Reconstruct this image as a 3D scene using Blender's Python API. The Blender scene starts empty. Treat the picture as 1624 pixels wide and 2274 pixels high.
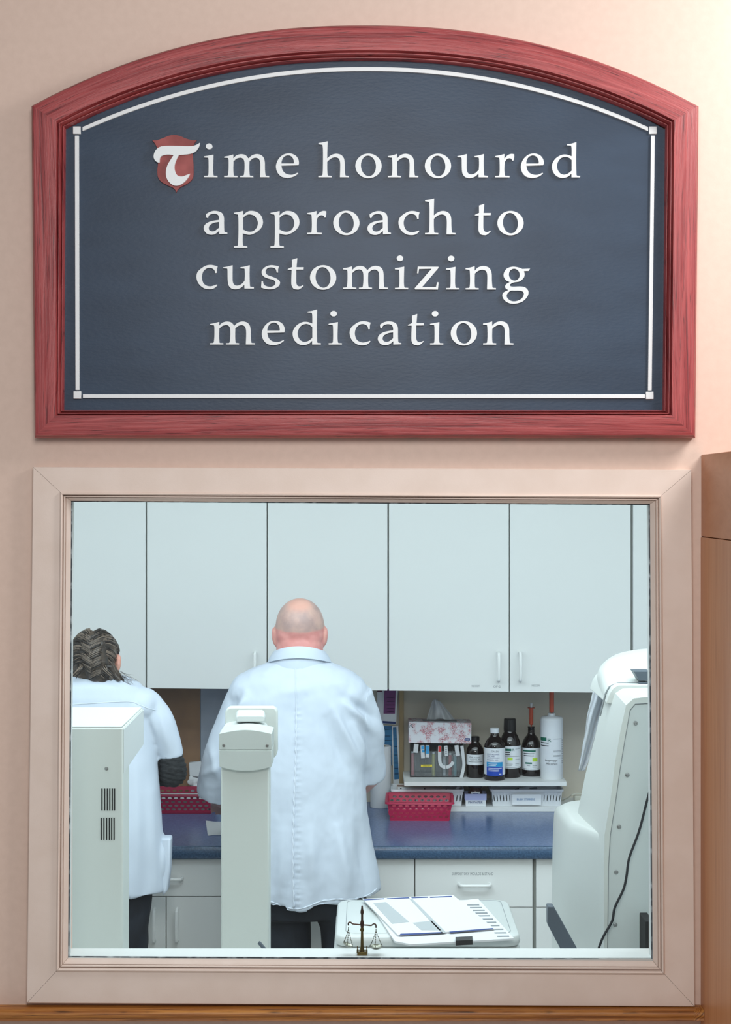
import bpy, bmesh, math, random
from mathutils import Vector, Matrix, noise
from mathutils.bvhtree import BVHTree
random.seed(7)
S = bpy.context.scene
COL = S.collection
PI = math.pi

# ------------------------------------------------------------------ camera
F, CXP, HORIZ, DW, EYE = 3780.0, 812.0, 1100.0, 3.4, 2.05   # focal length in px, principal column, horizon row, distance to wall, eye height
cam = bpy.data.cameras.new('camera'); camo = bpy.data.objects.new('camera', cam); COL.objects.link(camo)
cam.sensor_fit = 'VERTICAL'; cam.sensor_height = 36.0; cam.lens = 36.0 * F / 2274.0
cam.shift_y = (HORIZ - 1137.0) / 2274.0
cam.clip_start = 0.05
camo.location = (0, -DW, EYE); camo.rotation_euler = (PI / 2, 0, 0)
S.camera = camo
S.view_settings.view_transform = 'Standard'; S.view_settings.look = 'None'
S.view_settings.gamma = 1.0; S.view_settings.use_curve_mapping = False
S.view_settings.exposure = 0.0

# ------------------------------------------------------------------ world and lights
w = bpy.data.worlds.new('world'); S.world = w; w.use_nodes = True
bg = w.node_tree.nodes['Background']
bg.inputs[0].default_value = (0.93, 0.97, 1.0, 1); bg.inputs[1].default_value = 0.26

def area(name, loc, target, size, power, color, sy=None):
    l = bpy.data.lights.new(name, 'AREA'); l.energy = power; l.color = color
    l.size = size
    if sy: l.shape = 'RECTANGLE'; l.size_y = sy
    o = bpy.data.objects.new(name, l); COL.objects.link(o); o.location = loc
    o.rotation_euler = (Vector(target) - Vector(loc)).to_track_quat('-Z', 'Y').to_euler()
    return o
area('shop_light', (1.45, -0.78, 3.2), (0.6, 0, 1.5), 0.45, 27, (1.0, 0.985, 0.97), 0.8)
area('shop_light', (0.05, -2.9, 2.95), (0.45, 0, 1.3), 0.9, 43, (1.0, 0.985, 0.97), 0.9)
for lx in (-0.6, -0.1, 0.4, 0.9):
    area('room_light', (lx, 0.45, 2.55), (lx, 0.9, 0), 0.11, 2.6, (0.80, 0.93, 1.0), 0.16)
area('room_light', (0.0, 0.85, 2.57), (0.0, 0.85, 0), 3.4, 41, (0.80, 0.93, 1.0), 1.4)

# ------------------------------------------------------------------ pixel helpers (true rays of this camera)
def X(px, d): return (px - CXP) * d / F
def Z(py, d): return EYE - (py - HORIZ) * d / F
def P(px, py, d): return Vector((X(px, d), d - DW, Z(py, d)))
def onz(px, py, z):
    d = F * (EYE - z) / (py - HORIZ); return Vector((X(px, d), d - DW, z))

# ------------------------------------------------------------------ materials
def lin(c):
    r = []
    for v in c:
        v /= 255.0
        r.append(v / 12.92 if v <= 0.04045 else ((v + 0.055) / 1.055) ** 2.4)
    return (*r, 1.0)
def mat(name, rgb, rough=0.5, metal=0.0, rgb2=None, nscale=8.0, ndetail=4.0, stretch=(1, 1, 1), coords='Object', bump=0.0, bscale=None, bdist=0.002,
        spec=0.5, ramp=(0.35, 0.65), alpha=None, trans=0.0, sss=0.0, emit=None):
    m = bpy.data.materials.new(name); m.use_nodes = True
    nt = m.node_tree; b = nt.nodes['Principled BSDF']
    b.inputs['Base Color'].default_value = lin(rgb); b.inputs['Roughness'].default_value = rough
    b.inputs['Metallic'].default_value = metal; b.inputs['Specular IOR Level'].default_value = spec
    if alpha is not None: b.inputs['Alpha'].default_value = alpha
    if trans: b.inputs['Transmission Weight'].default_value = trans
    if sss:
        b.inputs['Subsurface Weight'].default_value = sss; b.inputs['Subsurface Radius'].default_value = (0.01, 0.004, 0.002)
    if rgb2 or bump:
        tc = nt.nodes.new('ShaderNodeTexCoord'); mp = nt.nodes.new('ShaderNodeMapping')
        mp.inputs['Scale'].default_value = stretch
        nt.links.new(tc.outputs[coords], mp.inputs[0])
    if rgb2:
        n = nt.nodes.new('ShaderNodeTexNoise'); n.inputs['Scale'].default_value = nscale; n.inputs['Detail'].default_value = ndetail
        nt.links.new(mp.outputs[0], n.inputs['Vector'])
        r = nt.nodes.new('ShaderNodeValToRGB')
        r.color_ramp.elements[0].position = ramp[0]; r.color_ramp.elements[1].position = ramp[1]
        r.color_ramp.elements[0].color = lin(rgb); r.color_ramp.elements[1].color = lin(rgb2)
        nt.links.new(n.outputs['Fac'], r.inputs[0]); nt.links.new(r.outputs[0], b.inputs['Base Color'])
    if bump:
        n2 = nt.nodes.new('ShaderNodeTexNoise'); n2.inputs['Scale'].default_value = bscale or nscale; n2.inputs['Detail'].default_value = 5
        nt.links.new(mp.outputs[0], n2.inputs['Vector'])
        bp = nt.nodes.new('ShaderNodeBump'); bp.inputs['Strength'].default_value = bump; bp.inputs['Distance'].default_value = bdist
        nt.links.new(n2.outputs['Fac'], bp.inputs['Height']); nt.links.new(bp.outputs[0], b.inputs['Normal'])
    return m
def wood(name, a, bcol, c, rough=0.4, us=1.6, vs=55.0, bump=0.35, pores=0.5):
    """grain runs along u of the UV map (metres)"""
    m = bpy.data.materials.new(name); m.use_nodes = True
    nt = m.node_tree; b = nt.nodes['Principled BSDF']; b.inputs['Roughness'].default_value = rough
    tc = nt.nodes.new('ShaderNodeTexCoord'); mp = nt.nodes.new('ShaderNodeMapping')
    nt.links.new(tc.outputs['UV'], mp.inputs[0]); mp.inputs['Scale'].default_value = (us, vs, 1)
    n0 = nt.nodes.new('ShaderNodeTexNoise'); n0.inputs['Scale'].default_value = 0.9; n0.inputs['Detail'].default_value = 3
    n1 = nt.nodes.new('ShaderNodeTexNoise'); n1.inputs['Scale'].default_value = 2.4; n1.inputs['Detail'].default_value = 7
    n1.inputs['Roughness'].default_value = 0.65; n1.inputs['Distortion'].default_value = 0.8
    n2 = nt.nodes.new('ShaderNodeTexNoise'); n2.inputs['Scale'].default_value = 7.0; n2.inputs['Detail'].default_value = 3
    for n in (n0, n1, n2): nt.links.new(mp.outputs[0], n.inputs['Vector'])
    r = nt.nodes.new('ShaderNodeValToRGB'); e = r.color_ramp.elements
    e[0].position = 0.32; e[0].color = lin(a); e[1].position = 0.62; e[1].color = lin(c)
    k = e.new(0.45); k.color = lin(bcol)
    mx = nt.nodes.new('ShaderNodeMix'); mx.data_type = 'FLOAT'; mx.inputs[0].default_value = 0.38
    nt.links.new(n1.outputs['Fac'], mx.inputs[2]); nt.links.new(n0.outputs['Fac'], mx.inputs[3])
    nt.links.new(mx.outputs[0], r.inputs[0])
    mp2 = nt.nodes.new('ShaderNodeMapping'); nt.links.new(tc.outputs['UV'], mp2.inputs[0]); mp2.inputs['Scale'].default_value = (us * 3.0, vs * 2.6, 1)
    n3 = nt.nodes.new('ShaderNodeTexNoise'); n3.inputs['Scale'].default_value = 2.6; n3.inputs['Detail'].default_value = 4; n3.inputs['Distortion'].default_value = 0.5
    nt.links.new(mp2.outputs[0], n3.inputs['Vector'])
    pr_ = nt.nodes.new('ShaderNodeMapRange'); pr_.inputs[1].default_value = 0.58; pr_.inputs[2].default_value = 0.70; pr_.inputs[4].default_value = pores
    nt.links.new(n3.outputs['Fac'], pr_.inputs[0])
    mk = nt.nodes.new('ShaderNodeMix'); mk.data_type = 'RGBA'; mk.inputs[7].default_value = lin([q * .55 for q in a])
    nt.links.new(pr_.outputs[0], mk.inputs[0]); nt.links.new(r.outputs[0], mk.inputs[6]); nt.links.new(mk.outputs[2], b.inputs['Base Color'])
    bp = nt.nodes.new('ShaderNodeBump'); bp.inputs['Strength'].default_value = bump; bp.inputs['Distance'].default_value = 0.0015
    nt.links.new(n1.outputs['Fac'], bp.inputs['Height']); nt.links.new(bp.outputs[0], b.inputs['Normal'])
    return m
def clear(name, gloss=1.0, tint=(1, 1, 1), haze=0.0, hazecol=(0.9, 0.95, 1)):
    m = bpy.data.materials.new(name); m.use_nodes = True; nt = m.node_tree
    for n in list(nt.nodes): nt.nodes.remove(n)
    out = nt.nodes.new('ShaderNodeOutputMaterial'); t = nt.nodes.new('ShaderNodeBsdfTransparent'); g = nt.nodes.new('ShaderNodeBsdfGlossy')
    t.inputs[0].default_value = (*tint, 1); g.inputs['Roughness'].default_value = 0.02
    fr = nt.nodes.new('ShaderNodeFresnel'); fr.inputs[0].default_value = 1.35
    ml = nt.nodes.new('ShaderNodeMath'); ml.operation = 'MULTIPLY'; ml.inputs[1].default_value = gloss
    mx = nt.nodes.new('ShaderNodeMixShader'); nt.links.new(fr.outputs[0], ml.inputs[0]); nt.links.new(ml.outputs[0], mx.inputs[0])
    nt.links.new(t.outputs[0], mx.inputs[1]); nt.links.new(g.outputs[0], mx.inputs[2])
    last = mx
    if haze:
        d = nt.nodes.new('ShaderNodeBsdfDiffuse'); d.inputs[0].default_value = (*hazecol, 1)
        m2 = nt.nodes.new('ShaderNodeMixShader'); m2.inputs[0].default_value = haze
        nt.links.new(mx.outputs[0], m2.inputs[1]); nt.links.new(d.outputs[0], m2.inputs[2]); last = m2
    nt.links.new(last.outputs[0], out.inputs[0]); return m

M = {}
M['wall'] = mat('wall_paint', (215, 189, 174), 0.5, rgb2=(219, 193, 178), nscale=60, bump=0.12, bscale=220, bdist=0.001)
M['casing'] = mat('casing_paint', (226, 208, 197), 0.42, rgb2=(221, 202, 190), nscale=5, stretch=(3, 3, 3), bump=0.10, bscale=130, bdist=0.001)
M['sill'] = mat('sill_paint', (204, 206, 204), 0.4, bump=0.1, bscale=80, bdist=0.001)
M['putty'] = mat('glazing_putty', (70, 78, 84), 0.8, rgb2=(180, 190, 195), nscale=45, ramp=(0.5, 0.7))
M['mahogany'] = wood('mahogany', (92, 30, 34), (146, 56, 58), (178, 84, 84), 0.36, 2.0, 62, 0.6, 0.75)
M['mahogany_bead'] = mat('mahogany_bead', (110, 42, 46), 0.25, rgb2=(116, 44, 46), nscale=30)
M['oak'] = wood('oak', (70, 34, 8), (150, 90, 34), (200, 138, 66), 0.4, 1.6, 120, 0.6, 0.9)
M['cherry'] = wood('cherry', (166, 102, 58), (192, 128, 82), (206, 146, 102), 0.38, 0.7, 16, 0.05, 0.1)
M['cherry_cross'] = wood('cherry_head', (172, 106, 64), (188, 122, 78), (198, 134, 92), 0.38, 3.0, 9, 0.05, 0.08)
M['slate'] = mat('slate_board', (36, 53, 73), 0.45, rgb2=(43, 61, 82), nscale=5, stretch=(1, 1, 2.5), bump=0.22, bscale=90, bdist=0.0012, spec=0.4)
M['letter'] = mat('letter_paint', (226, 230, 232), 0.45)
M['shield'] = mat('shield_paint', (132, 50, 48), 0.5, rgb2=(160, 74, 72), nscale=26, ramp=(0.4, 0.75))
M['glass'] = clear('window_glass', 0.8, (0.985, 0.995, 0.99))
M['melamine'] = mat('white_melamine', (228, 230, 228), 0.4)
M['seam'] = mat('cabinet_edge', (168, 172, 166), 0.7)
M['handle'] = mat('white_handle', (238, 240, 238), 0.25)
M['counter'] = mat('blue_laminate', (80, 104, 148), 0.22, rgb2=(96, 120, 162), nscale=160, ndetail=2)
M['counter_edge'] = mat('blue_laminate_edge', (46, 72, 102), 0.3, rgb2=(70, 98, 128), nscale=180, ndetail=2)
M['backwall'] = mat('beige_paint', (208, 200, 184), 0.6, rgb2=(202, 194, 178), nscale=3)
M['roomwall'] = mat('white_paint', (240, 241, 240), 0.7)
M['floor'] = mat('floor_tile', (214, 211, 205), 0.4, rgb2=(220, 217, 211), nscale=4)
M['ceil'] = mat('ceiling_tile', (242, 242, 240), 0.8)
M['cloth'] = mat('lab_coat_cloth', (198, 207, 219), 0.85, bump=0.15, bscale=34, bdist=0.004, spec=0.2)
M['cloth2'] = mat('lab_coat_trim', (206, 214, 225), 0.85, bump=0.3, bscale=90, bdist=0.003, spec=0.2)
M['skin'] = mat('skin', (204, 142, 126), 0.45, rgb2=(222, 168, 150), nscale=14, spec=0.4, sss=0.15)
M['stubble'] = mat('shaved_scalp', (186, 152, 142), 0.45, rgb2=(212, 164, 148), nscale=18, spec=0.4)
M['neck'] = mat('reddened_neck', (198, 112, 106), 0.5, rgb2=(216, 136, 126), nscale=22)
M['hair'] = mat('brown_hair', (40, 33, 28), 0.4, rgb2=(92, 78, 66), nscale=26, stretch=(1, 1, 0.35), ramp=(0.35, 0.7), bump=0.6, bscale=70, bdist=0.004)
M['hair_lock_dark'] = mat('dark_hair_lock', (34, 27, 23), 0.35)
M['hair_lock_light'] = mat('light_hair_lock', (112, 98, 86), 0.35)
M['beard'] = mat('grey_beard', (150, 146, 140), 0.8)
M['trousers'] = mat('dark_trousers', (16, 20, 28), 0.8, rgb2=(26, 32, 42), nscale=20)
M['knit'] = mat('dark_knit_sleeve', (24, 26, 28), 0.9, rgb2=(44, 46, 48), nscale=60, stretch=(1, 1, 3), bump=0.6, bscale=60, bdist=0.004)
M['shoe'] = mat('black_shoe', (20, 20, 22), 0.4)
M['device'] = mat('grey_plastic', (193, 199, 194), 0.45, bump=0.12, bscale=240, bdist=0.0006)
M['device_face'] = mat('grey_face_plastic', (181, 188, 184), 0.5, bump=0.12, bscale=240, bdist=0.0006)
M['device_light'] = mat('pale_plastic', (196, 201, 199), 0.4, bump=0.08, bscale=240, bdist=0.0006)
M['cream'] = mat('cream_plastic', (193, 197, 193), 0.4)
M['cream_panel'] = mat('cream_panel_plastic', (188, 196, 194), 0.5, bump=0.1, bscale=240, bdist=0.0006)
M['dark'] = mat('dark_slot', (12, 12, 12), 0.8)
M['gasket'] = mat('grey_gasket', (120, 126, 128), 0.6)
M['steel'] = mat('steel', (150, 150, 148), 0.3, metal=1.0)
M['darkgrey'] = mat('dark_grey_plastic', (72, 82, 92), 0.45)
M['cord'] = mat('black_cord', (16, 20, 26), 0.5)
M['plastic_bag'] = clear('clear_film', 2.5, (0.95, 0.97, 1.0), 0.32)
M['acrylic'] = clear('clear_acrylic', 1.5, (0.92, 0.94, 0.95), 0.05)
M['paper'] = mat('white_paper', (204, 206, 208), 0.8)
M['paper_grey'] = mat('grey_print', (162, 168, 170), 0.8)
M['ink'] = mat('black_ink', (30, 32, 44), 0.7)
M['ink_blue'] = mat('blue_ink', (86, 132, 178), 0.7)
M['ink_navy'] = mat('navy_ink', (36, 60, 120), 0.7)
M['ink_grey'] = mat('grey_ink', (120, 126, 130), 0.7)
M['pink'] = mat('pink_plastic', (186, 30, 76), 0.38)
M['maroon'] = mat('maroon_plastic', (140, 14, 56), 0.38)
M['whiteplastic'] = mat('white_plastic', (224, 228, 232), 0.4)
M['lilac'] = mat('lilac_plastic', (176, 182, 222), 0.5)
M['amber'] = mat('amber_glass', (24, 14, 12), 0.06, spec=0.6)
M['amber2'] = mat('amber_glass_base', (30, 26, 26), 0.1, spec=0.6)
M['cap_black'] = mat('black_cap', (20, 19, 20), 0.35)
M['lab_white'] = mat('label_white', (230, 234, 238), 0.6)
M['lab_blue'] = mat('label_blue', (24, 70, 176), 0.5)
M['lab_cyan'] = mat('label_cyan', (36, 150, 206), 0.5)
M['lab_green'] = mat('label_green', (16, 104, 84), 0.5)
M['lab_lime'] = mat('label_lime', (190, 226, 70), 0.5)
M['orange'] = mat('orange_plastic', (202, 82, 54), 0.4)
M['red'] = mat('red_print', (206, 54, 52), 0.6)
M['yellow'] = mat('yellow_label', (228, 208, 70), 0.6)
M['sky'] = mat('sky_blue_print', (50, 150, 204), 0.6)
M['card_blue'] = mat('blue_card', (44, 124, 170), 0.6, rgb2=(36, 104, 152), nscale=60, stretch=(0.1, 0.1, 1))
M['card_purple'] = mat('purple_card', (118, 54, 118), 0.6)
M['teal'] = mat('teal_fluid', (96, 150, 160), 0.3)
M['tan'] = mat('tan_wood', (176, 152, 112), 0.6, rgb2=(160, 136, 96), nscale=12, stretch=(4, 4, 0.3))
M['brownboard'] = mat('brown_board', (132, 104, 84), 0.25, rgb2=(150, 118, 90), nscale=7)
M['greypanel'] = mat('grey_panel', (166, 174, 184), 0.3, rgb2=(150, 158, 168), nscale=9)
M['brass'] = mat('aged_brass', (104, 88, 50), 0.32, metal=1.0)
M['copper'] = mat('brown_copper', (74, 54, 46), 0.4, metal=0.9)
M['pewter'] = mat('pewter', (120, 120, 108), 0.28, metal=1.0)
M['beige'] = mat('beige_cable', (206, 204, 190), 0.5)
def skin_with_regions():
    m = mat('skin_shaved', (206, 152, 136), 0.42, rgb2=(220, 170, 154), nscale=14, spec=0.4, sss=0.1); nt = m.node_tree; b = nt.nodes['Principled BSDF']
    src = b.inputs['Base Color'].links[0].from_socket
    for an, c1, c2 in (('stubble', (174, 146, 140), (204, 168, 156)), ('redness', (204, 132, 128), (222, 152, 146))):
        a = nt.nodes.new('ShaderNodeAttribute'); a.attribute_name = an
        tc = nt.nodes.new('ShaderNodeTexCoord'); n = nt.nodes.new('ShaderNodeTexNoise'); n.inputs['Scale'].default_value = 28; n.inputs['Detail'].default_value = 6
        nt.links.new(tc.outputs['Object'], n.inputs['Vector'])
        r = nt.nodes.new('ShaderNodeValToRGB'); r.color_ramp.elements[0].position = .35; r.color_ramp.elements[1].position = .65
        r.color_ramp.elements[0].color = lin(c1); r.color_ramp.elements[1].color = lin(c2); nt.links.new(n.outputs['Fac'], r.inputs[0])
        mx = nt.nodes.new('ShaderNodeMix'); mx.data_type = 'RGBA'
        nt.links.new(a.outputs['Fac'], mx.inputs[0]); nt.links.new(src, mx.inputs[6]); nt.links.new(r.outputs[0], mx.inputs[7]); src = mx.outputs[2]
    nt.links.new(src, b.inputs['Base Color']); return m
M['skin_man'] = skin_with_regions()
def tissue_material():
    m = mat('tissue_box_print', (228, 226, 230), 0.6); nt = m.node_tree; b = nt.nodes['Principled BSDF']
    tc = nt.nodes.new('ShaderNodeTexCoord')
    def nz(sc, lo, hi, det=2):
        n = nt.nodes.new('ShaderNodeTexNoise'); n.inputs['Scale'].default_value = sc; n.inputs['Detail'].default_value = det
        nt.links.new(tc.outputs['Object'], n.inputs['Vector'])
        r = nt.nodes.new('ShaderNodeMapRange'); r.inputs[1].default_value = lo; r.inputs[2].default_value = hi
        nt.links.new(n.outputs['Fac'], r.inputs[0]); return r
    big, fine, dark = nz(34, 0.44, 0.58), nz(420, 0.46, 0.56), nz(330, 0.58, 0.64)
    mu = nt.nodes.new('ShaderNodeMath'); mu.operation = 'MULTIPLY'
    nt.links.new(big.outputs[0], mu.inputs[0]); nt.links.new(fine.outputs[0], mu.inputs[1])
    m1 = nt.nodes.new('ShaderNodeMix'); m1.data_type = 'RGBA'; m1.inputs[6].default_value = lin((226, 226, 230)); m1.inputs[7].default_value = lin((196, 84, 96))
    nt.links.new(mu.outputs[0], m1.inputs[0])
    m2 = nt.nodes.new('ShaderNodeMix'); m2.data_type = 'RGBA'; m2.inputs[7].default_value = lin((96, 74, 84))
    mu2 = nt.nodes.new('ShaderNodeMath'); mu2.operation = 'MULTIPLY'
    nt.links.new(big.outputs[0], mu2.inputs[0]); nt.links.new(dark.outputs[0], mu2.inputs[1])
    nt.links.new(mu2.outputs[0], m2.inputs[0]); nt.links.new(m1.outputs[2], m2.inputs[6])
    nt.links.new(m2.outputs[2], b.inputs['Base Color']); return m
M['tissuebox'] = tissue_material()

# ------------------------------------------------------------------ object helpers
def base(o):   # world location of the top-level ancestor
    while o.parent: o = o.parent
    return Vector(o.location)
def thing(name, label, cat, loc, group=None, kind=None):
    o = bpy.data.objects.new(name, None); COL.objects.link(o); o.location = loc; o.empty_display_size = 0.05
    if kind: o['kind'] = kind
    else: o['label'] = label; o['category'] = cat
    if group: o['group'] = group
    return o
def tag(o, label, cat, group=None):
    o['label'] = label; o['category'] = cat
    if group: o['group'] = group
    return o
class MB:
    def __init__(s): s.v = []; s.f = []; s.uv = {}
    def add(s, vs, fs, uvs=None):
        k = len(s.v); s.v += [Vector(v) for v in vs]
        for i, f in enumerate(fs):
            s.f.append(tuple(k + a for a in f))
            if uvs: s.uv[len(s.f) - 1] = uvs[i]
        return s
    def box(s, lo, hi):
        x0, y0, z0 = lo; x1, y1, z1 = hi
        return s.add([(x0,y0,z0),(x1,y0,z0),(x1,y1,z0),(x0,y1,z0),(x0,y0,z1),(x1,y0,z1),(x1,y1,z1),(x0,y1,z1)],
                     [(0,3,2,1),(4,5,6,7),(0,1,5,4),(1,2,6,5),(2,3,7,6),(3,0,4,7)])
    def loft(s, rings, cap0=True, cap1=True, closed=True):
        n = len(rings[0]); vs = [p for r in rings for p in r]; fs = []
        m = n if closed else n - 1
        for i in range(len(rings) - 1):
            for j in range(m):
                a, b = i * n + j, i * n + (j + 1) % n
                fs.append((a, b, b + n, a + n))
        if cap0: fs.append(tuple(reversed(range(n))))
        if cap1: fs.append(tuple(range((len(rings) - 1) * n, len(rings) * n)))
        return s.add(vs, fs)
    def prism(s, poly, vec):
        vec = Vector(vec); a = [Vector(p) for p in poly]
        return s.loft([a, [p + vec for p in a]])
    def tube(s, pts, r, n=8, cap=True):
        pts = [Vector(p) for p in pts]; rs = r if isinstance(r, (list, tuple)) else [r] * len(pts)
        rings = []; up = None
        for i, p in enumerate(pts):
            t = (pts[min(i + 1, len(pts) - 1)] - pts[max(i - 1, 0)]).normalized()
            if up is None: up = t.orthogonal().normalized()
            up = (up - t * up.dot(t)).normalized(); sd = t.cross(up)
            rings.append([p + (up * math.cos(2 * PI * k / n) + sd * math.sin(2 * PI * k / n)) * rs[i] for k in range(n)])
        return s.loft(rings, cap, cap)
    def lathe(s, prof, c, n=32):
        c = Vector(c)
        return s.loft([[c + Vector((r * math.cos(2 * PI * k / n), r * math.sin(2 * PI * k / n), z)) for k in range(n)] for r, z in prof])
    def ell(s, c, r, rot=None, n=20, m=12):
        c = Vector(c); rings = []
        for i in range(m + 1):
            a = -PI / 2 + PI * min(max(i / m, 0.004), 0.996)
            ring = []
            for k in range(n):
                v = Vector((r[0] * math.cos(a) * math.cos(2 * PI * k / n), r[1] * math.cos(a) * math.sin(2 * PI * k / n), r[2] * math.sin(a)))
                if rot: v = rot @ v
                ring.append(c + v)
            rings.append(ring)
        return s.loft(rings)
    def caps(s, pts, rs, n=14):  # rounded tapered chain
        pts = [Vector(p) for p in pts]
        for p, r in zip(pts, rs): s.ell(p, (r, r, r), n=n, m=8)
        for i in range(len(pts) - 1):
            s.tube([pts[i], pts[i + 1]], [rs[i], rs[i + 1]], n)
        return s
    def mesh(s, name, off=Vector((0, 0, 0)), smooth=True, angle=35):
        me = bpy.data.meshes.new(name); me.from_pydata([v - off for v in s.v], [], s.f)
        if s.uv:
            l = me.uv_layers.new(name='UVMap')
            for p in me.polygons:
                u = s.uv.get(p.index)
                if u:
                    for li, c in zip(p.loop_indices, u): l.data[li].uv = c
        bm = bmesh.new(); bm.from_mesh(me); bmesh.ops.recalc_face_normals(bm, faces=bm.faces); bm.to_mesh(me); bm.free()
        if smooth:
            for p in me.polygons: p.use_smooth = True
            me.set_sharp_from_angle(angle=math.radians(angle))
        return me
    def build(s, name, m, parent=None, bevel=0, loc=None, smooth=True, angle=35, seg=2):
        off = base(parent) if parent else (Vector(loc) if loc else Vector((0, 0, 0)))
        me = s.mesh(name, off, smooth, angle); me.materials.append(m)
        o = bpy.data.objects.new(name, me); COL.objects.link(o)
        if parent: o.parent = parent
        else: o.location = off
        if bevel:
            md = o.modifiers.new('bevel', 'BEVEL'); md.width = bevel; md.segments = seg; md.limit_method = 'ANGLE'; md.angle_limit = math.radians(40)
        return o
def B(lo, hi): return MB().box(lo, hi)
def evaluated(o):
    dg = bpy.context.evaluated_depsgraph_get(); dg.update()
    return bpy.data.meshes.new_from_object(o.evaluated_get(dg))
def blob(mb, name, m, parent, voxel=0.008, smooth=4, disp=None, factor=0.5):
    """voxel-fuses overlapping shapes into one continuous surface"""
    me = bpy.data.meshes.new('t'); me.from_pydata(mb.v, [], mb.f)
    bm = bmesh.new(); bm.from_mesh(me); bmesh.ops.recalc_face_normals(bm, faces=bm.faces); bm.to_mesh(me); bm.free()
    o = bpy.data.objects.new('t', me); COL.objects.link(o)
    r = o.modifiers.new('r', 'REMESH'); r.mode = 'VOXEL'; r.voxel_size = voxel
    sm = o.modifiers.new('s', 'SMOOTH'); sm.iterations = smooth; sm.factor = factor
    out = evaluated(o); bpy.data.objects.remove(o); bpy.data.meshes.remove(me)
    out.name = name
    if disp:
        out.update(); nr = [v.normal.copy() for v in out.vertices]
        for v, n in zip(out.vertices, nr): v.co += n * disp(v.co)
    out.update()
    bv = BVHTree.FromPolygons([v.co.copy() for v in out.vertices], [tuple(p.vertices) for p in out.polygons])
    off = base(parent) if parent else Vector((0, 0, 0))
    for v in out.vertices: v.co -= off
    for p in out.polygons: p.use_smooth = True
    out.materials.clear(); out.materials.append(m)
    ob = bpy.data.objects.new(name, out); COL.objects.link(ob)
    if parent: ob.parent = parent
    return ob, bv
def struct(o): o['kind'] = 'structure'; return o

# smooth closed outlines: points (x, y) are smooth, (x, y, 1) are corners
def spline(pts, sub=6, closed=True):
    n = len(pts); out = []
    rng = range(n if closed else n - 1)
    for i in rng:
        p1, p2 = pts[i], pts[(i + 1) % n]
        p0 = pts[i - 1] if (closed or i > 0) else p1
        p3 = pts[(i + 2) % n] if (closed or i + 2 < n) else p2
        a = Vector(p1[:2]); d = Vector(p2[:2])
        c1, c2 = len(p1) > 2, len(p2) > 2
        t1 = (d - a) * (0.5 if not c1 else 1) if c1 else (d - Vector(p0[:2])) * 0.5
        t2 = (d - a) if c2 else (Vector(p3[:2]) - a) * 0.5
        L = (d - a).length
        if t1.length > 1.6 * L: t1 = t1.normalized() * 1.6 * L
        if t2.length > 1.6 * L: t2 = t2.normalized() * 1.6 * L
        k = 1 if (c1 and c2) else sub
        for j in range(k):
            t = j / k
            h00 = 2*t**3 - 3*t**2 + 1; h10 = t**3 - 2*t**2 + t; h01 = -2*t**3 + 3*t**2; h11 = t**3 - t**2
            out.append(a * h00 + t1 * h10 + d * h01 + t2 * h11)
    if not closed: out.append(Vector(pts[-1][:2]))
    return out
def outline_mesh(name, loops, depth, bev=0.0):
    """flat filled outlines with thickness; local x right, z up, front face at y=-depth"""
    cu = bpy.data.curves.new('c', 'CURVE'); cu.dimensions = '2D'; cu.fill_mode = 'BOTH'; cu.extrude = depth / 2
    for lp in loops:
        sp = cu.splines.new('POLY'); sp.points.add(len(lp) - 1)
        for q, p in zip(sp.points, lp): q.co = (p[0], p[1], 0, 1)
        sp.use_cyclic_u = True
    o = bpy.data.objects.new('c', cu); COL.objects.link(o); me = evaluated(o)
    bpy.data.objects.remove(o); bpy.data.curves.remove(cu)
    for v in me.vertices: v.co = Vector((v.co.x, -(v.co.z + depth / 2), v.co.y))
    me.name = name; me.materials.clear(); me.update(); return me
def text_mesh(s, width=None, height=None, depth=0.0003, spacing=1.0):
    cu = bpy.data.curves.new('t', 'FONT'); cu.body = s; cu.align_x = 'CENTER'; cu.align_y = 'CENTER'; cu.space_character = spacing; cu.resolution_u = 2
    o = bpy.data.objects.new('t', cu); COL.objects.link(o); me = evaluated(o)
    bpy.data.objects.remove(o); bpy.data.curves.remove(cu)
    xs = [v.co.x for v in me.vertices]; ys = [v.co.y for v in me.vertices]
    cx, cy = (min(xs) + max(xs)) / 2, (min(ys) + max(ys)) / 2
    sx = (width / (max(xs) - min(xs))) if width else None; sz = (height / (max(ys) - min(ys))) if height else None
    sx = sx or sz; sz = sz or sx
    for v in me.vertices: v.co = Vector(((v.co.x - cx) * sx, -depth, (v.co.y - cy) * sz))
    me.materials.clear(); return me
def mesh_obj(name, me, m, parent, at, rot=None):
    """at: world point; parent root is unrotated"""
    me.name = name
    if not me.materials: me.materials.append(m)
    o = bpy.data.objects.new(name, me); COL.objects.link(o)
    if parent: o.parent = parent; o.location = Vector(at) - base(parent)
    else: o.location = at
    if rot: o.rotation_euler = rot
    return o
def bend(me, r, ang0, cz, c):
    """wrap a flat x/z mesh onto an upright cylinder at c facing -Y"""
    for v in me.vertices:
        a = ang0 + v.co.x / r; rr = r - v.co.y
        v.co = Vector((rr * math.sin(a), -rr * math.cos(a), v.co.z + cz)) + Vector(c)
    me.update(); return me
def curved_patch(r, a0, a1, z0, z1, c, n=14):
    mb = MB(); c = Vector(c); vs = []; fs = []
    for k in range(n + 1):
        a = a0 + (a1 - a0) * k / n
        for z in (z0, z1): vs.append(c + Vector((r * math.sin(a), -r * math.cos(a), z)))
    for k in range(n): fs.append((2*k, 2*k+2, 2*k+3, 2*k+1))
    return mb.add(vs, fs)
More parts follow.
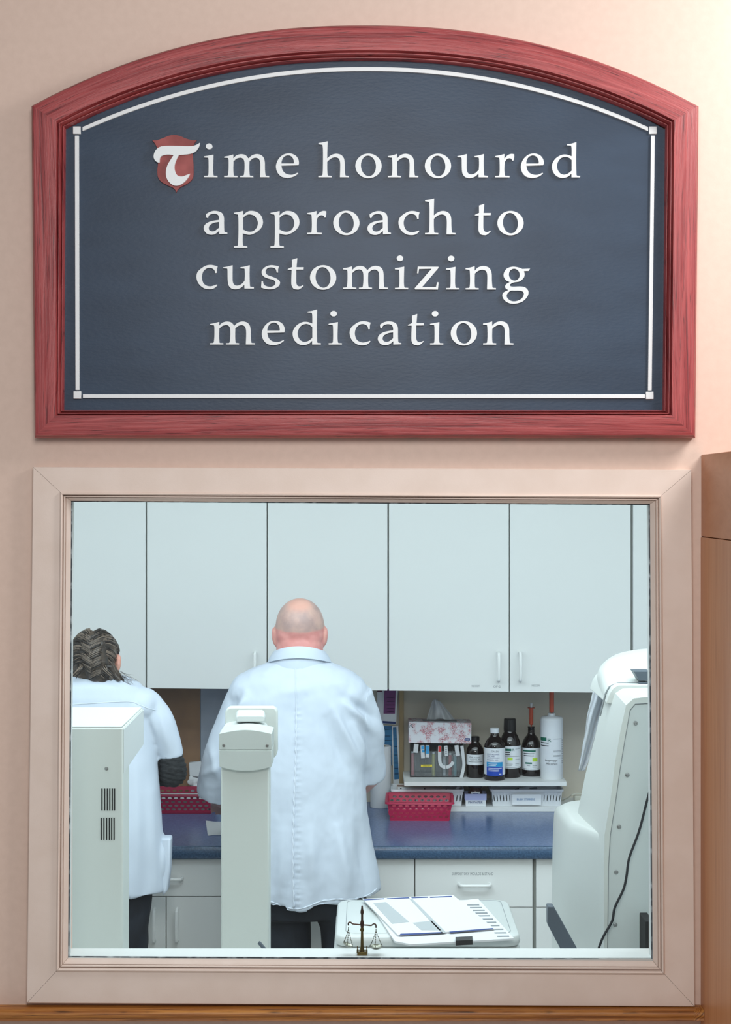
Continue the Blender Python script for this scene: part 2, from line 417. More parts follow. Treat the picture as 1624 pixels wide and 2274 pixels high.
def frame_piece(outer, inner, prof, mbs=None):
    """outer / inner: matching XZ paths; prof: (fraction across, height off the wall). UV u runs along, v across (m)."""
    mb = mbs or MB(); n = len(prof); vs = []; us = []; L = 0
    for i, (o, q) in enumerate(zip(outer, inner)):
        o, q = Vector(o), Vector(q)
        if i: L += ((o + q) / 2 - (Vector(outer[i-1]) + Vector(inner[i-1])) / 2).length
        for f, h in prof:
            p = o.lerp(q, f); vs.append((p.x, -h, p.y)); us.append((L, f * (q - o).length))
    fs = []; uvs = []
    for i in range(len(outer) - 1):
        for j in range(n - 1):
            f = (i*n+j, (i+1)*n+j, (i+1)*n+j+1, i*n+j+1); fs.append(f); uvs.append([us[a] for a in f])
    for i in (0, len(outer) - 1):
        f = tuple(range(i*n, i*n+n)); fs.append(f); uvs.append([us[a] for a in f])
    return mb.add(vs, fs, uvs)
def xz(px, py, d): return (X(px, d), Z(py, d))
def uvbox(lo, hi, axis):
    """box whose UV u runs along the given axis, in metres"""
    mb = B(lo, hi)
    for i, f in enumerate(mb.f):
        c = [mb.v[a] for a in f]; u = []
        for p in c:
            o = [p[k] for k in range(3) if k != axis]; u.append((p[axis], o[0] + o[1] * 1.0))
        mb.uv[i] = u
    return mb

# ================================================================== THE SETTING
WX0, WX1 = -2.2, 2.4
HX0, HX1, HZ0, HZ1 = X(140, DW), X(1462, DW), Z(2150, DW), Z(1096, DW)   # hole in the front wall (under the casing)
WT = 0.11
mb = MB()
for lo, hi in (((WX0, 0, 0), (HX0, WT, 3.4)), ((HX1, 0, 0), (WX1, WT, 3.4)), ((HX0, 0, 0), (HX1, WT, HZ0)), ((HX0, 0, HZ1), (HX1, WT, 3.4))): mb.box(lo, hi)
wf = struct(mb.build('wall_front', M['wall'], smooth=False))
wf.data.materials.append(M['roomwall'])      # unseen far side, made white to bounce light into the room
for p in wf.data.polygons:
    if p.normal.y > .5: p.material_index = 1
YB = 2.93
struct(B((-2.2, -3.2, -0.05), (2.4, YB, 0)).build('floor', M['floor'], smooth=False))
struct(B((-1.9, WT, 2.6), (1.9, YB, 2.65)).build('ceiling', M['ceil'], smooth=False))
struct(B((-1.9, YB, 0), (1.9, YB + 0.1, 2.65)).build('wall_back', M['backwall'], smooth=False))
struct(B((-2.0, WT, 0), (-1.9, YB, 2.65)).build('wall_left', M['roomwall'], smooth=False))
struct(B((1.9, WT, 0), (2.0, YB, 2.65)).build('wall_right', M['roomwall'], smooth=False))

# ---- window: casing, jamb, sill, pane
win = thing('window_1', '', '', (X(806, DW), 0, HZ0), kind='structure')
OC = [xz(77, 1037, DW), xz(1533, 1043, DW), xz(1540, 2230, DW), xz(63, 2222, DW)]
IC = [xz(158, 1112, DW), xz(1444, 1119, DW), xz(1450, 2133, DW), xz(151, 2127, DW)]
cprof = [(0, 0), (0, .017), (.02, .019), (.74, .019), (.76, .023), (.79, .025), (.82, .023), (.832, .013), (.845, .0135), (.858, .020), (.88, .020), (.893, .012), (.905, .0145), (.93, .012), (.965, .007), (.985, .004), (1.0, .003), (1.0, 0)]
for i in range(4):
    j = (i + 1) % 4
    def div(a, b, n=6): return [tuple(Vector(a).lerp(Vector(b), .0003 + .9994 * k / n)) for k in range(n + 1)]
    frame_piece(div(OC[i], OC[j]), div(IC[i], IC[j]), cprof).build('casing', M['casing'], win, angle=25)
# jamb strips and stool
def quadbox(a, b, c, d, y0, y1):   # XZ quad extruded in Y
    return MB().prism([(p[0], y0, p[1]) for p in (a, b, c, d)], (0, y1 - y0, 0))
e = 0.02
quadbox((IC[3][0]-e, IC[3][1]-e), (IC[3][0], IC[3][1]), IC[0], (IC[0][0]-e, IC[0][1]+e), .001, .034).build('jamb', M['sill'], win)
quadbox(IC[2], (IC[2][0]+e, IC[2][1]-e), (IC[1][0]+e, IC[1][1]+e), IC[1], .001, .04).build('jamb', M['sill'], win)
quadbox(IC[0], IC[1], (IC[1][0]+e, IC[1][1]+e), (IC[0][0]-e, IC[0][1]+e), .001, .034).build('jamb', M['sill'], win)
ZS = Z(2130, DW) 
B((HX0 - .0, .001, ZS - .02), (HX1, .082 + .0, ZS)).build('sill', M['sill'], win, bevel=.001)
GY = 0.006
MB().prism([(IC[0][0], GY, IC[0][1]), (IC[1][0], GY, IC[1][1]), (IC[2][0], GY, ZS), (IC[3][0], GY, ZS)], (0, .003, 0)).build('pane', M['glass'], win, smooth=False)
mbp = MB()
pw = .0022
for a, b in ((IC[0], IC[1]), (IC[1], IC[2]), (IC[2], IC[3]), (IC[3], IC[0])):
    a, b = Vector(a), Vector(b); cen = Vector(((IC[0][0]+IC[1][0])/2, (IC[0][1]+IC[3][1])/2))
    t = (b - a).normalized(); nn = Vector((-t.y, t.x)); nn = nn if nn.dot(cen - a) > 0 else -nn
    mbp.prism([(q.x, .0022, q.y) for q in (a, b, b + nn * pw, a + nn * pw)], (0, .003, 0))
mbp.build('glazing_bead', M['putty'], win, smooth=False)

# ---- oak chair rail under the window
zr, zrb, yr = Z(2231, DW), Z(2231, DW) - .024, -.039
xr_in, xr_out = X(1541, 3.361), X(1556, 3.4) 
prof = [(.0, zr), (-.030, zr), (-.036, zr - .003), (-.039, zr - .008), (-.038, zr - .014), (-.035, zr - .017), (-.036, zr - .021), (-.031, zrb), (0, zrb)]
mb = MB(); vs = []; us = []; n = len(prof)
for x0 in (WX0, None):
    for y, z in prof:
        x = x0 if x0 is not None else xr_out + (y / .039) * (xr_out - xr_in)
        vs.append((x, y, z)); us.append((x, (z - zr) - y))
fs = [(j, (j+1) % n, n + (j+1) % n, n + j) for j in range(n)]
mb.add(vs, fs, [[us[a] for a in f] for f in fs])
rail = struct(mb.build('trim_1', M['oak'], angle=50))
# mitred return of the rail
vs = []; us = []
for k in (0, 1):
    for y, z in prof:
        x = (xr_out + (y / .039) * (xr_out - xr_in)) if k == 0 else xr_out
        yy = y if k == 0 else y
        vs.append((x, yy, z)); us.append((y * 1.0, (x - z)))
fs = [(j, (j+1) % n, n + (j+1) % n, n + j) for j in range(n)] + [tuple(range(n, 2*n))]
mb = MB().add(vs, fs, [[us[a] for a in f] for f in fs])
struct(mb.build('trim_2', M['oak'], angle=50))

# ---- tall wooden cabinet standing against the wall on the right
CX0 = X(1557.5, DW)
cab = thing('wooden_cabinet', 'tall cherry-brown wooden cabinet end standing against the wall right of the window', 'cabinet', (CX0 + .25, -.25, 0))
zt, zs = Z(1010, DW), Z(1192, DW)
uvbox((CX0, -.50, zs + .0006), (CX0 + .5, -.0005, zt), 1).build('upper_panel', M['cherry_cross'], cab, bevel=.0015)
uvbox((CX0 - .001, -.50, .0), (CX0 + .5, -.0005, zs - .0006), 2).build('side_panel', M['cherry'], cab, bevel=.0015)

# ================================================================== THE SIGN
SD = DW - .048
sign = thing('wall_sign', 'arched navy sign in a red wood frame reading Time honoured approach to customizing medication', 'sign', (0, 0, Z(972, DW)))
def arch(x0, y0, x1, y1, xa, ya, p=2.25, n=40):
    pts = []
    for i in range(n + 1):
        x = x0 + (x1 - x0) * i / n
        if x < xa: t = (xa - x) / (xa - x0); y = ya + (y0 - ya) * t ** p
        else: t = (x - xa) / (x1 - xa); y = ya + (y1 - ya) * t ** p
        pts.append((x, y))
    return pts
def W(pts, d=SD): return [xz(a, b, d) for a, b in pts]
o_arch = arch(66, 231, 1556, 232, 812, 51); i_arch = arch(140, 279, 1484, 276, 812, 126)
fprof = [(0, .001), (0, .030), (.03, .037), (.06, .040), (.10, .0475), (.13, .048), (.80, .048), (.825, .039), (.845, .037), (.86, .043), (.885, .043), (.91, .034), (.935, .028), (.955, .033), (.975, .033), (1.0, .028), (1.0, .012)]
def lerpn(a, b, n=20): return [(a[0] + (b[0]-a[0]) * i / n, a[1] + (b[1]-a[1]) * i / n) for i in range(n + 1)]
sides = [(o_arch, i_arch), (lerpn((1556, 232), (1548.5, 972)), lerpn((1484, 276), (1478, 910))),
         (lerpn((1548.5, 972), (73, 972)), lerpn((1478, 910), (136, 910))), (lerpn((73, 972), (66, 231)), lerpn((136, 910), (140, 279)))]
for o, i in sides:
    fr = frame_piece(W(o), W(i), fprof).build('frame_rail', M['mahogany'], sign, angle=30)
pd = DW - .014
pin = [xz(a, b, SD) for a, b in arch(120, 290, 1500, 288, 812, 114)] + [xz(1500, 925, SD), xz(120, 925, SD)]
MB().prism([(a, -.014, b) for a, b in pin], (0, .012, 0)).build('panel', M['slate'], sign, smooth=False)
# white border strips and corner squares (raised)
LD = DW - .019
def strip(top, bot):
    a = [xz(x, y, LD) for x, y in top]; b = [xz(x, y, LD) for x, y in bot]
    vs = []
    for p, q in zip(a, b): vs += [(p[0], -.0138, p[1]), (p[0], -.019, p[1]), (q[0], -.019, q[1]), (q[0], -.0138, q[1])]
    return MB().loft([vs[i:i+4] for i in range(0, len(vs), 4)])
arc = arch(183, 286.5, 1440, 286.5, 815, 153, 2.1, 40)
strip([(x, y - 4.6) for x, y in arc], [(x, y + 4.6) for x, y in arc]).build('border_strip', M['letter'], sign, bevel=.0006)
strip([(184, 875.5), (1433, 876)], [(184, 884), (1433, 884.5)]).build('border_strip', M['letter'], sign, bevel=.0006)
strip([(166, 301), (167.5, 866)], [(175, 301), (176, 866)]).build('border_strip', M['letter'], sign, bevel=.0006)
strip([(1446.5, 301), (1439.5, 867)], [(1455, 301), (1448, 867)]).build('border_strip', M['letter'], sign, bevel=.0006)
for cx, cy in ((170.5, 289), (1450.5, 289), (171.5, 877), (1443.5, 878)):
    strip([(cx - 8.5, cy - 8.3), (cx + 8.5, cy - 8.3)], [(cx - 8.5, cy + 8.3), (cx + 8.5, cy + 8.3)]).build('border_square', M['letter'], sign, bevel=.0006)

# ---- raised letters. outlines in units of 1/5.075 photo px, baseline 0
def ellp(cx, cy, rx, ry, tilt=0, n=16):
    return [(cx + rx * math.cos(2*PI*k/n) * math.cos(tilt) - ry * math.sin(2*PI*k/n) * math.sin(tilt),
             cy + rx * math.cos(2*PI*k/n) * math.sin(tilt) + ry * math.sin(2*PI*k/n) * math.cos(tilt)) for k in range(n)]
G = {
'n': [[(0,227,1),(3,238,1),(55,247),(104,262,1),(104,212,1),(142,247),(195,264),(250,253),(283,222),(296,175),(298,95),(304,28),(309,18,1),(344,15,1),(344,0,1),(243,0,1),(246,95),(245,165),(233,204),(203,221),(170,220),(132,201),(106,178,1),(104,95),(107,28),(113,18,1),(150,15,1),(150,0,1),(2,0,1),(2,15,1),(40,18,1),(47,28),(52,95),(50,190),(46,221,1)]],
'm': [[(0,220,1),(3,232,1),(52,241),(103,255,1),(103,213,1),(140,245),(190,259),(240,248),(275,211,1),(312,244),(365,260),(415,249),(446,218),(458,165),(459,95),(465,28),(470,17,1),(507,15,1),(507,0,1),(404,0,1),(408,95),(406,165),(392,203),(360,219),(320,210),(285,181,1),(283,95),(287,28),(292,17,1),(327,15,1),(327,0,1),(180,0,1),(180,15,1),(215,17,1),(223,28),(230,95),(229,165),(217,203),(185,220),(140,209),(104,180,1),(102,95),(106,28),(110,17,1),(150,15,1),(150,0,1),(0,0,1),(0,15,1),(36,17,1),(44,28),(50,95),(50,190),(45,217,1)]],
'i': [[(0,223,1),(3,235,1),(52,243),(107,254,1),(103,95),(107,28),(113,17,1),(152,15,1),(152,0,1),(2,0,1),(2,15,1),(42,17,1),(50,28),(53,95),(52,190),(48,220,1)], ellp(59, 348, 37, 32)],
'e': [[(252,136,1),(259,160),(253,200),(228,238),(185,262),(140,268),(85,254),(35,212),(6,155),(1,105),(20,48),(65,6),(135,-8),(200,8),(243,36),(249,48),(240,49),(195,30),(150,29),(105,45),(74,82),(62,131,1)],
      [(61,155,1),(199,155,1),(203,170),(194,208),(168,238),(130,247),(88,228),(66,190)]],
'h': [[(0,374,1),(3,386,1),(52,393),(104,405,1),(101,300),(100,213,1),(140,246),(195,264),(250,254),(283,222),(296,175),(298,95),(304,28),(309,18,1),(344,15,1),(344,0,1),(243,0,1),(246,95),(245,165),(233,206),(203,224),(170,223),(132,204),(100,176,1),(100,95),(104,28),(110,18,1),(150,15,1),(150,0,1),(0,0,1),(0,15,1),(38,18,1),(46,28),(51,95),(52,300),(46,366,1)]],
'o': [ellp(148, 128, 148, 138), ellp(147, 128, 84, 116, 0.10)],
'u': [[(0,228,1),(3,239,1),(52,247),(107,262,1),(106,150),(108,82),(125,44),(160,32),(205,48),(243,85,1),(246,150),(244,210),(240,225,1),(196,227,1),(196,239,1),(245,247),(300,262,1),(298,150),(302,35),(307,20,1),(346,16,1),(346,0,1),(241,0,1),(240,42,1),(200,8),(150,-8),(95,0),(62,36),(52,92),(50,205),(46,225,1)]],
'r': [[(0,228,1),(3,240,1),(52,248),(105,262,1),(104,210,1),(140,247),(180,263),(215,260,1),(215,230),(208,190,1),(195,187,1),(183,208),(158,214),(130,203),(108,172,1),(104,95),(108,28),(114,18,1),(163,16,1),(163,0,1),(0,0,1),(0,16,1),(42,18,1),(48,28),(52,95),(50,190),(46,222,1)]],
'd': [[(168,361,1),(171,372,1),(220,380),(275,396,1),(272,200),(276,30),(283,18,1),(318,16,1),(318,0,1),(220,0,1),(220,42,1),(180,8),(125,-7),(70,4),(22,45),(0,110),(10,168),(50,220),(110,252),(165,255),(222,237,1),(222,300),(220,340),(214,358,1)],
      [(222,195,1),(190,222),(150,232),(97,213),(62,160),(58,105),(85,52),(130,30),(180,42),(222,75,1)]],
'a': [[(175,0,1),(175,38,1),(130,3),(85,-7),(35,5),(5,42),(1,78),(18,110),(60,137),(115,152),(173,160,1),(172,188),(158,218),(125,230),(85,226),(58,210),(46,186),(36,182),(28,192),(24,224,1),(62,248),(112,262),(165,257),(206,236),(226,193),(228,100),(231,35),(237,22,1),(265,18,1),(265,3,1)],
      [(173,138,1),(120,129),(76,108),(56,80),(59,50),(85,32),(125,36),(173,72,1)]],
'p': [[(0,230,1),(3,242,1),(52,250),(103,262,1),(102,212,1),(147,250),(195,263),(260,249),(308,205),(327,140),(311,78),(262,28),(215,3),(170,-7),(100,8,1),(98,-60),(101,-118),(108,-132,1),(150,-136,1),(150,-152,1),(0,-152,1),(0,-136,1),(40,-132,1),(46,-118),(51,0),(51,150),(48,205),(43,222,1)],
      [(102,186,1),(140,215),(180,223),(230,206),(262,160),(270,115),(250,62),(210,32),(160,29),(102,52,1)]],
'c': [[(238,247,1),(229,215),(228,175,1),(211,172,1),(200,208),(165,229),(120,227),(76,190),(59,130),(74,66),(110,33),(155,23),(205,34),(228,43),(232,30),(190,-2),(130,-8),(70,10),(20,60),(0,125),(12,182),(55,225),(112,257),(172,263)]],
't': [[(0,214,1),(0,222,1),(47,243,1),(46,325,1),(107,345,1),(98,242,1),(180,242,1),(178,217,1),(96,216,1),(95,100),(98,57),(115,31),(145,28),(175,43,1),(177,31,1),(135,-3),(105,-8),(65,2),(43,37),(40,100),(44,213,1)]],
's': [[(200,250,1),(191,220),(190,182,1),(176,182,1),(164,220),(130,237),(88,236),(57,216),(50,188),(68,157),(120,136),(175,113),(208,84),(212,60),(195,27),(150,0),(95,-7),(40,0),(0,12,1),(5,85,1),(20,85,1),(31,46),(65,26),(110,20),(150,38),(162,68),(140,97),(90,112),(38,131),(9,165),(11,207),(50,245),(105,263),(160,259)]],
'z': [[(34,255,1),(268,253,1),(268,240,1),(80,22,1),(240,25,1),(252,80,1),(270,78,1),(262,-3,1),(4,-1,1),(0,12,1),(190,231,1),(49,228,1),(42,178,1),(27,180,1)]],
'g': [[(225,233,1),(313,236,1),(298,210,1),(245,209,1),(252,170),(240,130),(195,92),(130,81),(98,66),(86,50),(96,37),(130,33),(210,35),(262,22),(295,-20),(285,-75),(235,-130),(160,-157),(85,-155),(25,-120),(1,-70),(15,-33),(68,-5,1),(38,15),(33,42),(52,67),(85,85,1),(45,103),(18,142),(18,187),(50,235),(110,257),(170,252)],
      ellp(136, 168, 61, 67, 0.2), [(92,-15),(140,-12),(200,-13),(234,-25),(243,-55),(220,-100),(160,-130),(100,-128),(57,-95),(53,-55)]],
}
U = 1 / 5.075; LK = LD / F
glyph_me = {}
def glyph(ch):
    if ch not in glyph_me:
        loops = []
        for lp in G[ch]:
            loops.append([(p.x * U * LK, p.y * U * LK) for p in spline(lp, 5)])
        me = outline_mesh('letter_' + ch, loops, .006); me.materials.append(M['letter']); glyph_me[ch] = me
    return glyph_me[ch]
LINES = [([('i',453),('m',498),('e',613),('h',707.3),('o',789.5),('n',861.4),('o',943.8),('u',1015.8),('r',1099.9),('e',1157),('d',1226.2)], 393.6, 393.9),
         ([('a',452.7),('p',519.7),('p',600.8),('r',682.6),('o',740.3),('a',816.3),('c',885.2),('h',944.1),('t',1055),('o',1105)], 520, 520.8),
         ([('c',436.5),('u',495.6),('s',580.1),('t',639.3),('o',688.7),('m',762),('i',877),('z',921.3),('i',990.6),('n',1034),('g',1115.8)], 640.5, 643.2),
         ([('m',466.5),('e',581.6),('d',650.1),('i',729.6),('c',776.7),('a',839.3),('t',906),('i',955),('o',1001.4),('n',1072.8)], 765.1, 765.4)]
for row, y0, y1 in LINES:
    xa, xb = row[0][1], row[-1][1]
    for ch, px in row:
        py = y0 + (y1 - y0) * (px - xa) / (xb - xa)
        p = P(px, py, LD)
        mesh_obj('letter', glyph(ch), None, sign, (p.x, -.0138, p.z))
def traced(pts, scale, ox, oy, d, depth, name, mt, parent, y):
    loop = []
    for p in pts: loop.append((X(ox + p[0] / scale, d), Z(oy + p[1] / scale, d), *p[2:]))
    lp = [(q.x, q.y) for q in spline(loop, 6)]
    me = outline_mesh(name, [lp], depth); me.materials.append(mt)
    return mesh_obj(name, me, None, parent, (0, y, 0))
SH = [(82,97,1),(130,98),(200,72),(260,50),(310,45),(360,55),(420,80),(480,97),(527,97,1),(505,130),(490,190),(490,280),(495,340),(495,440),(480,490),(430,535),(370,565),(340,590),(322,620,1),(310,590),(285,570),(230,545),(170,510),(140,465),(133,400),(140,330),(135,200),(120,150),(105,125)]
TT = [(562,123,1),(548,170),(510,215),(460,235),(400,243),(350,246,1),(330,282),(311,330),(306,380),(320,430),(345,455),(385,460),(430,445),(462,433,1),(440,475),(400,520),(350,550),(300,550),(255,520),(225,470),(220,410),(235,350),(268,292),(297,247,1),(240,242),(190,250),(162,272),(155,325,1),(120,310),(100,280),(99,240),(120,195),(160,165),(220,155),(330,155),(450,158),(510,150)]
shield = traced(SH, 4.511, 320, 290, LD, .006, 'shield', M['shield'], sign, -.0138)
shield['label'] = 'red painted shield behind the initial'
t_ = traced(TT, 4.511, 320, 290, LD - .004, .005, 'initial_letter', M['letter'], sign, -.0197)
t_.parent = shield; t_.location = t_.location - shield.location

# ================================================================== BACK OF THE ROOM
CZ, CYF = .910, F * (EYE - .910) / 780 - DW        # worktop height and front edge
ct = thing('worktop', 'continuous blue laminate worktop on the white base cabinets along the back wall', 'worktop', (0, CYF + .3, CZ - .04))
prof = [(CYF + .012, CZ), (CYF + .004, CZ - .003), (CYF, CZ - .010), (CYF, CZ - .032), (CYF + .004, CZ - .040), (CYF + .03, CZ - .042)]
mb = MB(); mb.loft([[(x, y, z) for y, z in prof] for x in (-1.85, 1.85)]); mb.build('front_edge', M['counter_edge'], ct)
B((-1.85, CYF + .012, CZ - .04), (1.85, YB - .002, CZ)).build('top', M['counter'], ct)

def u_handle(p0, p1, out, r=.0045):
    p0, p1, out = Vector(p0), Vector(p1), Vector(out); L = out.length
    pts = [p0, p0 + out * .6, p0 + out * .9 + (p1 - p0).normalized() * L * .15, p0 + out + (p1 - p0).normalized() * L * .45,
           p1 + out - (p1 - p0).normalized() * L * .45, p1 + out * .9 - (p1 - p0).normalized() * L * .15, p1 + out * .6, p1]
    return MB().tube(pts, r, 10)
def print_on(s, px, py, d, wpx, hpx, m, parent, name='lettering'):
    me = text_mesh(s, wpx * d / F, hpx * d / F)
    p = P(px, py, d); return mesh_obj(name, me, m, parent, (p.x, p.y, p.z))

# ---- wall cabinets
UD = 5.97; UY = UD - DW; UZT = 2.42
def ubot(px): return Z(1526.8 + (px - 163) * .0098, UD)
def wall_cabinet(x0, x1, doors, label, handles):
    c = thing('wall_cabinet', label, 'cabinet', (X((x0 + x1) / 2, UD), (UY + YB) / 2, ubot((x0+x1)/2)), 'white wall cabinets')
    zb = min(ubot(x0), ubot(x1))
    quadbox((X(x0 + .1, UD), ubot(x0) + .004), (X(x1 - .1, UD), ubot(x1) + .004), (X(x1 - .1, UD), UZT - .002), (X(x0 + .1, UD), UZT - .002), UY + .0185, YB - .001).build('cabinet_body', M['seam'], c, smooth=False)
    for (a, b), h in zip(doors, handles):
        d = quadbox((X(a, UD), ubot(a)), (X(b, UD), ubot(b)), (X(b, UD), UZT), (X(a, UD), UZT), UY, UY + .018).build('door', M['melamine'], c, bevel=.001)
        if h:
            u_handle(P(h, 1449, UD), P(h, 1511, UD), (0, -.03, 0), .0052).build('handle', M['handle'], d)
    return c
wall_cabinet(57, 325, [(57, 323.6)], 'white wall cabinet above the woman, leftmost of the run', [0])
wall_cabinet(325.2, 862.5, [(326.4, 592.3), (594.8, 860.6)], 'white two-door wall cabinet behind and above the bald man', [567, 622])
k3 = wall_cabinet(862.7, 1404, [(864.2, 1130.4), (1132.6, 1401)], 'white two-door wall cabinet above the tissue box and brown bottles', [1107, 1155])
wall_cabinet(1404.2, 1676, [(1406.5, 1540), (1542, 1676)], 'white wall cabinet at the right edge above the cream machine', [0, 0])
for s, x, y, wd in (('NICOSM', 1056.5, 1523.5, 17), ('OP-2', 1104, 1524.5, 16), ('NICOSM', 1190, 1522.5, 17)):
    print_on(s, x, y, UD, wd, 4.6, M['ink_grey'], k3)

# ---- base cabinets
BD = CYF + .03 + DW; BY = BD - DW
def base_cabinet(x0, x1, zsplit, label, split=None, dh=None, doorh=None, text=None, bx=None):
    xa, xb = X(x0, BD), X(x1, BD); ba_, bb_ = (X(bx[0], BD), X(bx[1], BD)) if bx else (xa, xb)
    c = thing('base_cabinet', label, 'cabinet', ((xa + xb) / 2, (BY + YB) / 2, 0), 'white base cabinets')
    zt = CZ - .043
    B((ba_ + .0003, BY + .02, .0), (bb_ - .0003, YB - .001, zt - .001)).build('cabinet_body', M['seam'], c, smooth=False)
    zs = Z(zsplit, BD)
    dr = B((xa + .0015, BY, zs + .0012), (xb - .0015, BY + .018, zt - .003)).build('drawer', M['melamine'], c, bevel=.001)
    if dh: u_handle(P(dh[0], dh[2], BD), P(dh[1], dh[2], BD), (0, -.03, 0), .0052).build('handle', M['handle'], dr)
    if text: print_on(text, 1050, 1940.5, BD, 92, 6.0, M['ink_grey'], dr)
    spans = [(x0, split), (split, x1)] if split else [(x0, x1)]
    for (a, b), h in zip(spans, doorh or [0, 0]):
        d = B((X(a, BD) + .0015, BY, .10), (X(b, BD) - .0015, BY + .018, zs - .0012)).build('door', M['melamine'], c, bevel=.001)
        if h: u_handle(P(h, 2018, BD), P(h, 2088, BD), (0, -.03, 0), .0052).build('handle', M['handle'], d)
    return c
base_cabinet(240, 500, 1991, 'white base cabinet with wide drawer between the woman and the grey column', 369, (338, 405, 1949), [344, 394])
base_cabinet(501, 653, 1991, 'white base cabinet hidden mostly behind the grey column and the bald man')
base_cabinet(654, 921, 2015, 'white base cabinet just right of the bald man, beside the lettered drawer', None, (754, 820, 1962))
base_cabinet(921.6, 1184, 2015, 'white base cabinet with the lettered supository mould drawer and white handle'.replace('supository', 'suppository'), None, (1020, 1088, 1963), None, 'SUPPOSITORY MOULDS & STAND', (921.3, 1187))
base_cabinet(1190, 1460, 2015, 'white base cabinet beside the cream machine, rightmost of the run', bx=(1187.2, 1460))

# ---- upstand behind the worktop: brown board, grey panel, cards
dw = YB + DW
def slab(x0, x1, y0, y1, d, t, name, mt, label, cat, bev=.001, zbot=None, group=None):
    z0 = zbot if zbot is not None else Z(y1, d)
    o = B((X(x0, d), d - DW, z0), (X(x1, d), d - DW + t, Z(y0, d))).build(name, mt, bevel=bev, loc=((X(x0, d) + X(x1, d)) / 2, d - DW, z0))
    return tag(o, label, cat, group)
slab(300, 445, 1500, 0, dw - .012, .0115, 'wall_board', M['brownboard'], 'glossy dark brown board on the back wall between the woman and the man', 'board', zbot=CZ + .0005)
slab(445.6, 560, 1500, 0, dw - .012, .0115, 'wall_board', M['greypanel'], 'blue-grey board on the back wall behind the left sleeve of the man', 'board', zbot=CZ + .0005)
slab(887, 897, 1500, 0, dw - .015, .0145, 'wood_strip', M['tan'], 'narrow tan wooden strip upright on the wall beside the blue cards', 'strip', zbot=CZ + .0005)
def card(poly, d, mt, name, label, cat, prints=(), group=None):
    q = [P(a, b, d) for a, b in poly]; root = thing(name, label, cat, q[-1], group)
    MB().prism(q, (0, .002, 0)).build('sheet', M['lab_white'], root, smooth=False)
    for pl, m in prints: MB().prism([P(a, b, d - .0012) for a, b in pl], (0, .001, 0)).build('print', m, root, smooth=False)
    return root
cd = dw - .008
def bars(x0, x1, ys, tilt=0): return [([(x0, y), (x1, y - tilt), (x1, y - tilt + 1.3), (x0, y + 1.3)], M['ink_navy']) for y in ys]
card([(838, 1500), (853.5, 1500), (850, 1606), (838, 1606)], cd, None, 'notice_sheet', 'pale notice with a maroon heading, tucked beside the right shoulder of the man', 'notice', [([(838, 1528), (849, 1528), (849, 1537), (838, 1537)], mat('maroon_print', (96, 44, 74), 0.6))])
card([(854, 1500), (885.5, 1500), (880, 1609), (849, 1608)], cd - .003, None, 'notice_sheet', 'white notice with a purple block under the wall cabinet beside the man', 'notice',
     [([(855.5, 1500), (880.5, 1500), (877.5, 1585), (852, 1585)], M['card_purple'])] + [([(860, y), (875, y), (875, y + 1.2), (860, y + 1.2)], M['ink_navy']) for y in (1549, 1557, 1565, 1573, 1580)] + [([(850, 1601), (879, 1603), (879, 1607.5), (850, 1606)], M['ink_navy'])])
card([(846, 1610.5), (872, 1611.5), (872, 1700), (846, 1700)], cd, None, 'notice_sheet', 'blue printed card left of the narrow blue card, above the paper roll', 'card', [([(846, 1611.5), (870.5, 1612), (870.5, 1700), (846, 1700)], M['card_blue'])] + bars(851, 867, (1619, 1634, 1644)))
card([(871.5, 1613), (884.5, 1611.5), (892, 1752), (874, 1752)], cd - .003, None, 'notice_sheet', 'tall narrow white card with a blue column beside the tan wooden strip', 'card', [([(873, 1615), (880.5, 1614), (886.5, 1730), (876, 1731)], M['card_blue'])] + [([(876.5, y), (880.5 + (y - 1614) * .045, y), (881 + (y - 1614) * .045, y + 1.2), (876.5, y + 1.2)], M['ink_navy']) for y in (1640, 1658, 1676, 1694, 1706, 1718)])

# ---- shelves
SZ = 1.025
sh = tag(B((X(898, 6.09), 6.09 - DW, SZ - .016), (X(1259, 6.09), YB - .0005, SZ)).build('wall_shelf', M['melamine'], bevel=.001, loc=(X(1080, 6.1), YB, SZ - .016)), 'narrow white shelf on the back wall carrying the tissue box and brown bottles', 'shelf')
sh2 = tag(B((X(862, 6.13), 6.13 - DW, CZ + .0003), (X(1330, 6.13), YB - .0005, .926)).build('ledge_board', M['melamine'], bevel=.001, loc=(X(1080, 6.1), YB, CZ)), 'low white board lying along the back of the blue worktop under the baskets', 'shelf')

# ---- bottles
def bottle(px, pyb, rpx, prof, label, m, zbase=SZ, cat='bottle', group=None, name='bottle'):
    """prof: list of (radius px, row) from bottom to top"""
    d = F * (EYE - zbase) / (pyb - HORIZ); k = d / F; r = rpx * k
    c = Vector((X(px, d), d - DW + r * .6, zbase)); 
    b = thing(name, label, cat, c, group)
    pr = [(max(a * k, .0005), (pyb - y) * k) for a, y in prof]
    MB().lathe(pr, c).build('glass_body' if m in (M['amber'], M['amber2']) else 'body', m, b, angle=50)
    return b, c, k, r
def cap_on(b, c, k, pyb, r, y0, y1, m, ridges=False, name='cap'):
    z0, z1 = (pyb - y0) * k, (pyb - y1) * k; r *= k
    if ridges:
        mb = MB(); n = 48
        def ring(rr, z): return [c + Vector(((rr + (.0006 if i % 2 else 0)) * math.cos(2*PI*i/n), (rr + (.0006 if i % 2 else 0)) * math.sin(2*PI*i/n), z)) for i in range(n)]
        mb.loft([ring(r, z0), ring(r * 1.02, z0 + (z1-z0)*.2), ring(r * .97, z1 - .002), ring(r * .9, z1)])
        return mb.build(name, m, b, angle=20)
    return MB().lathe([(r, z0), (r, z1 - .0015), (r - .0015, z1)], c).build(name, m, b)
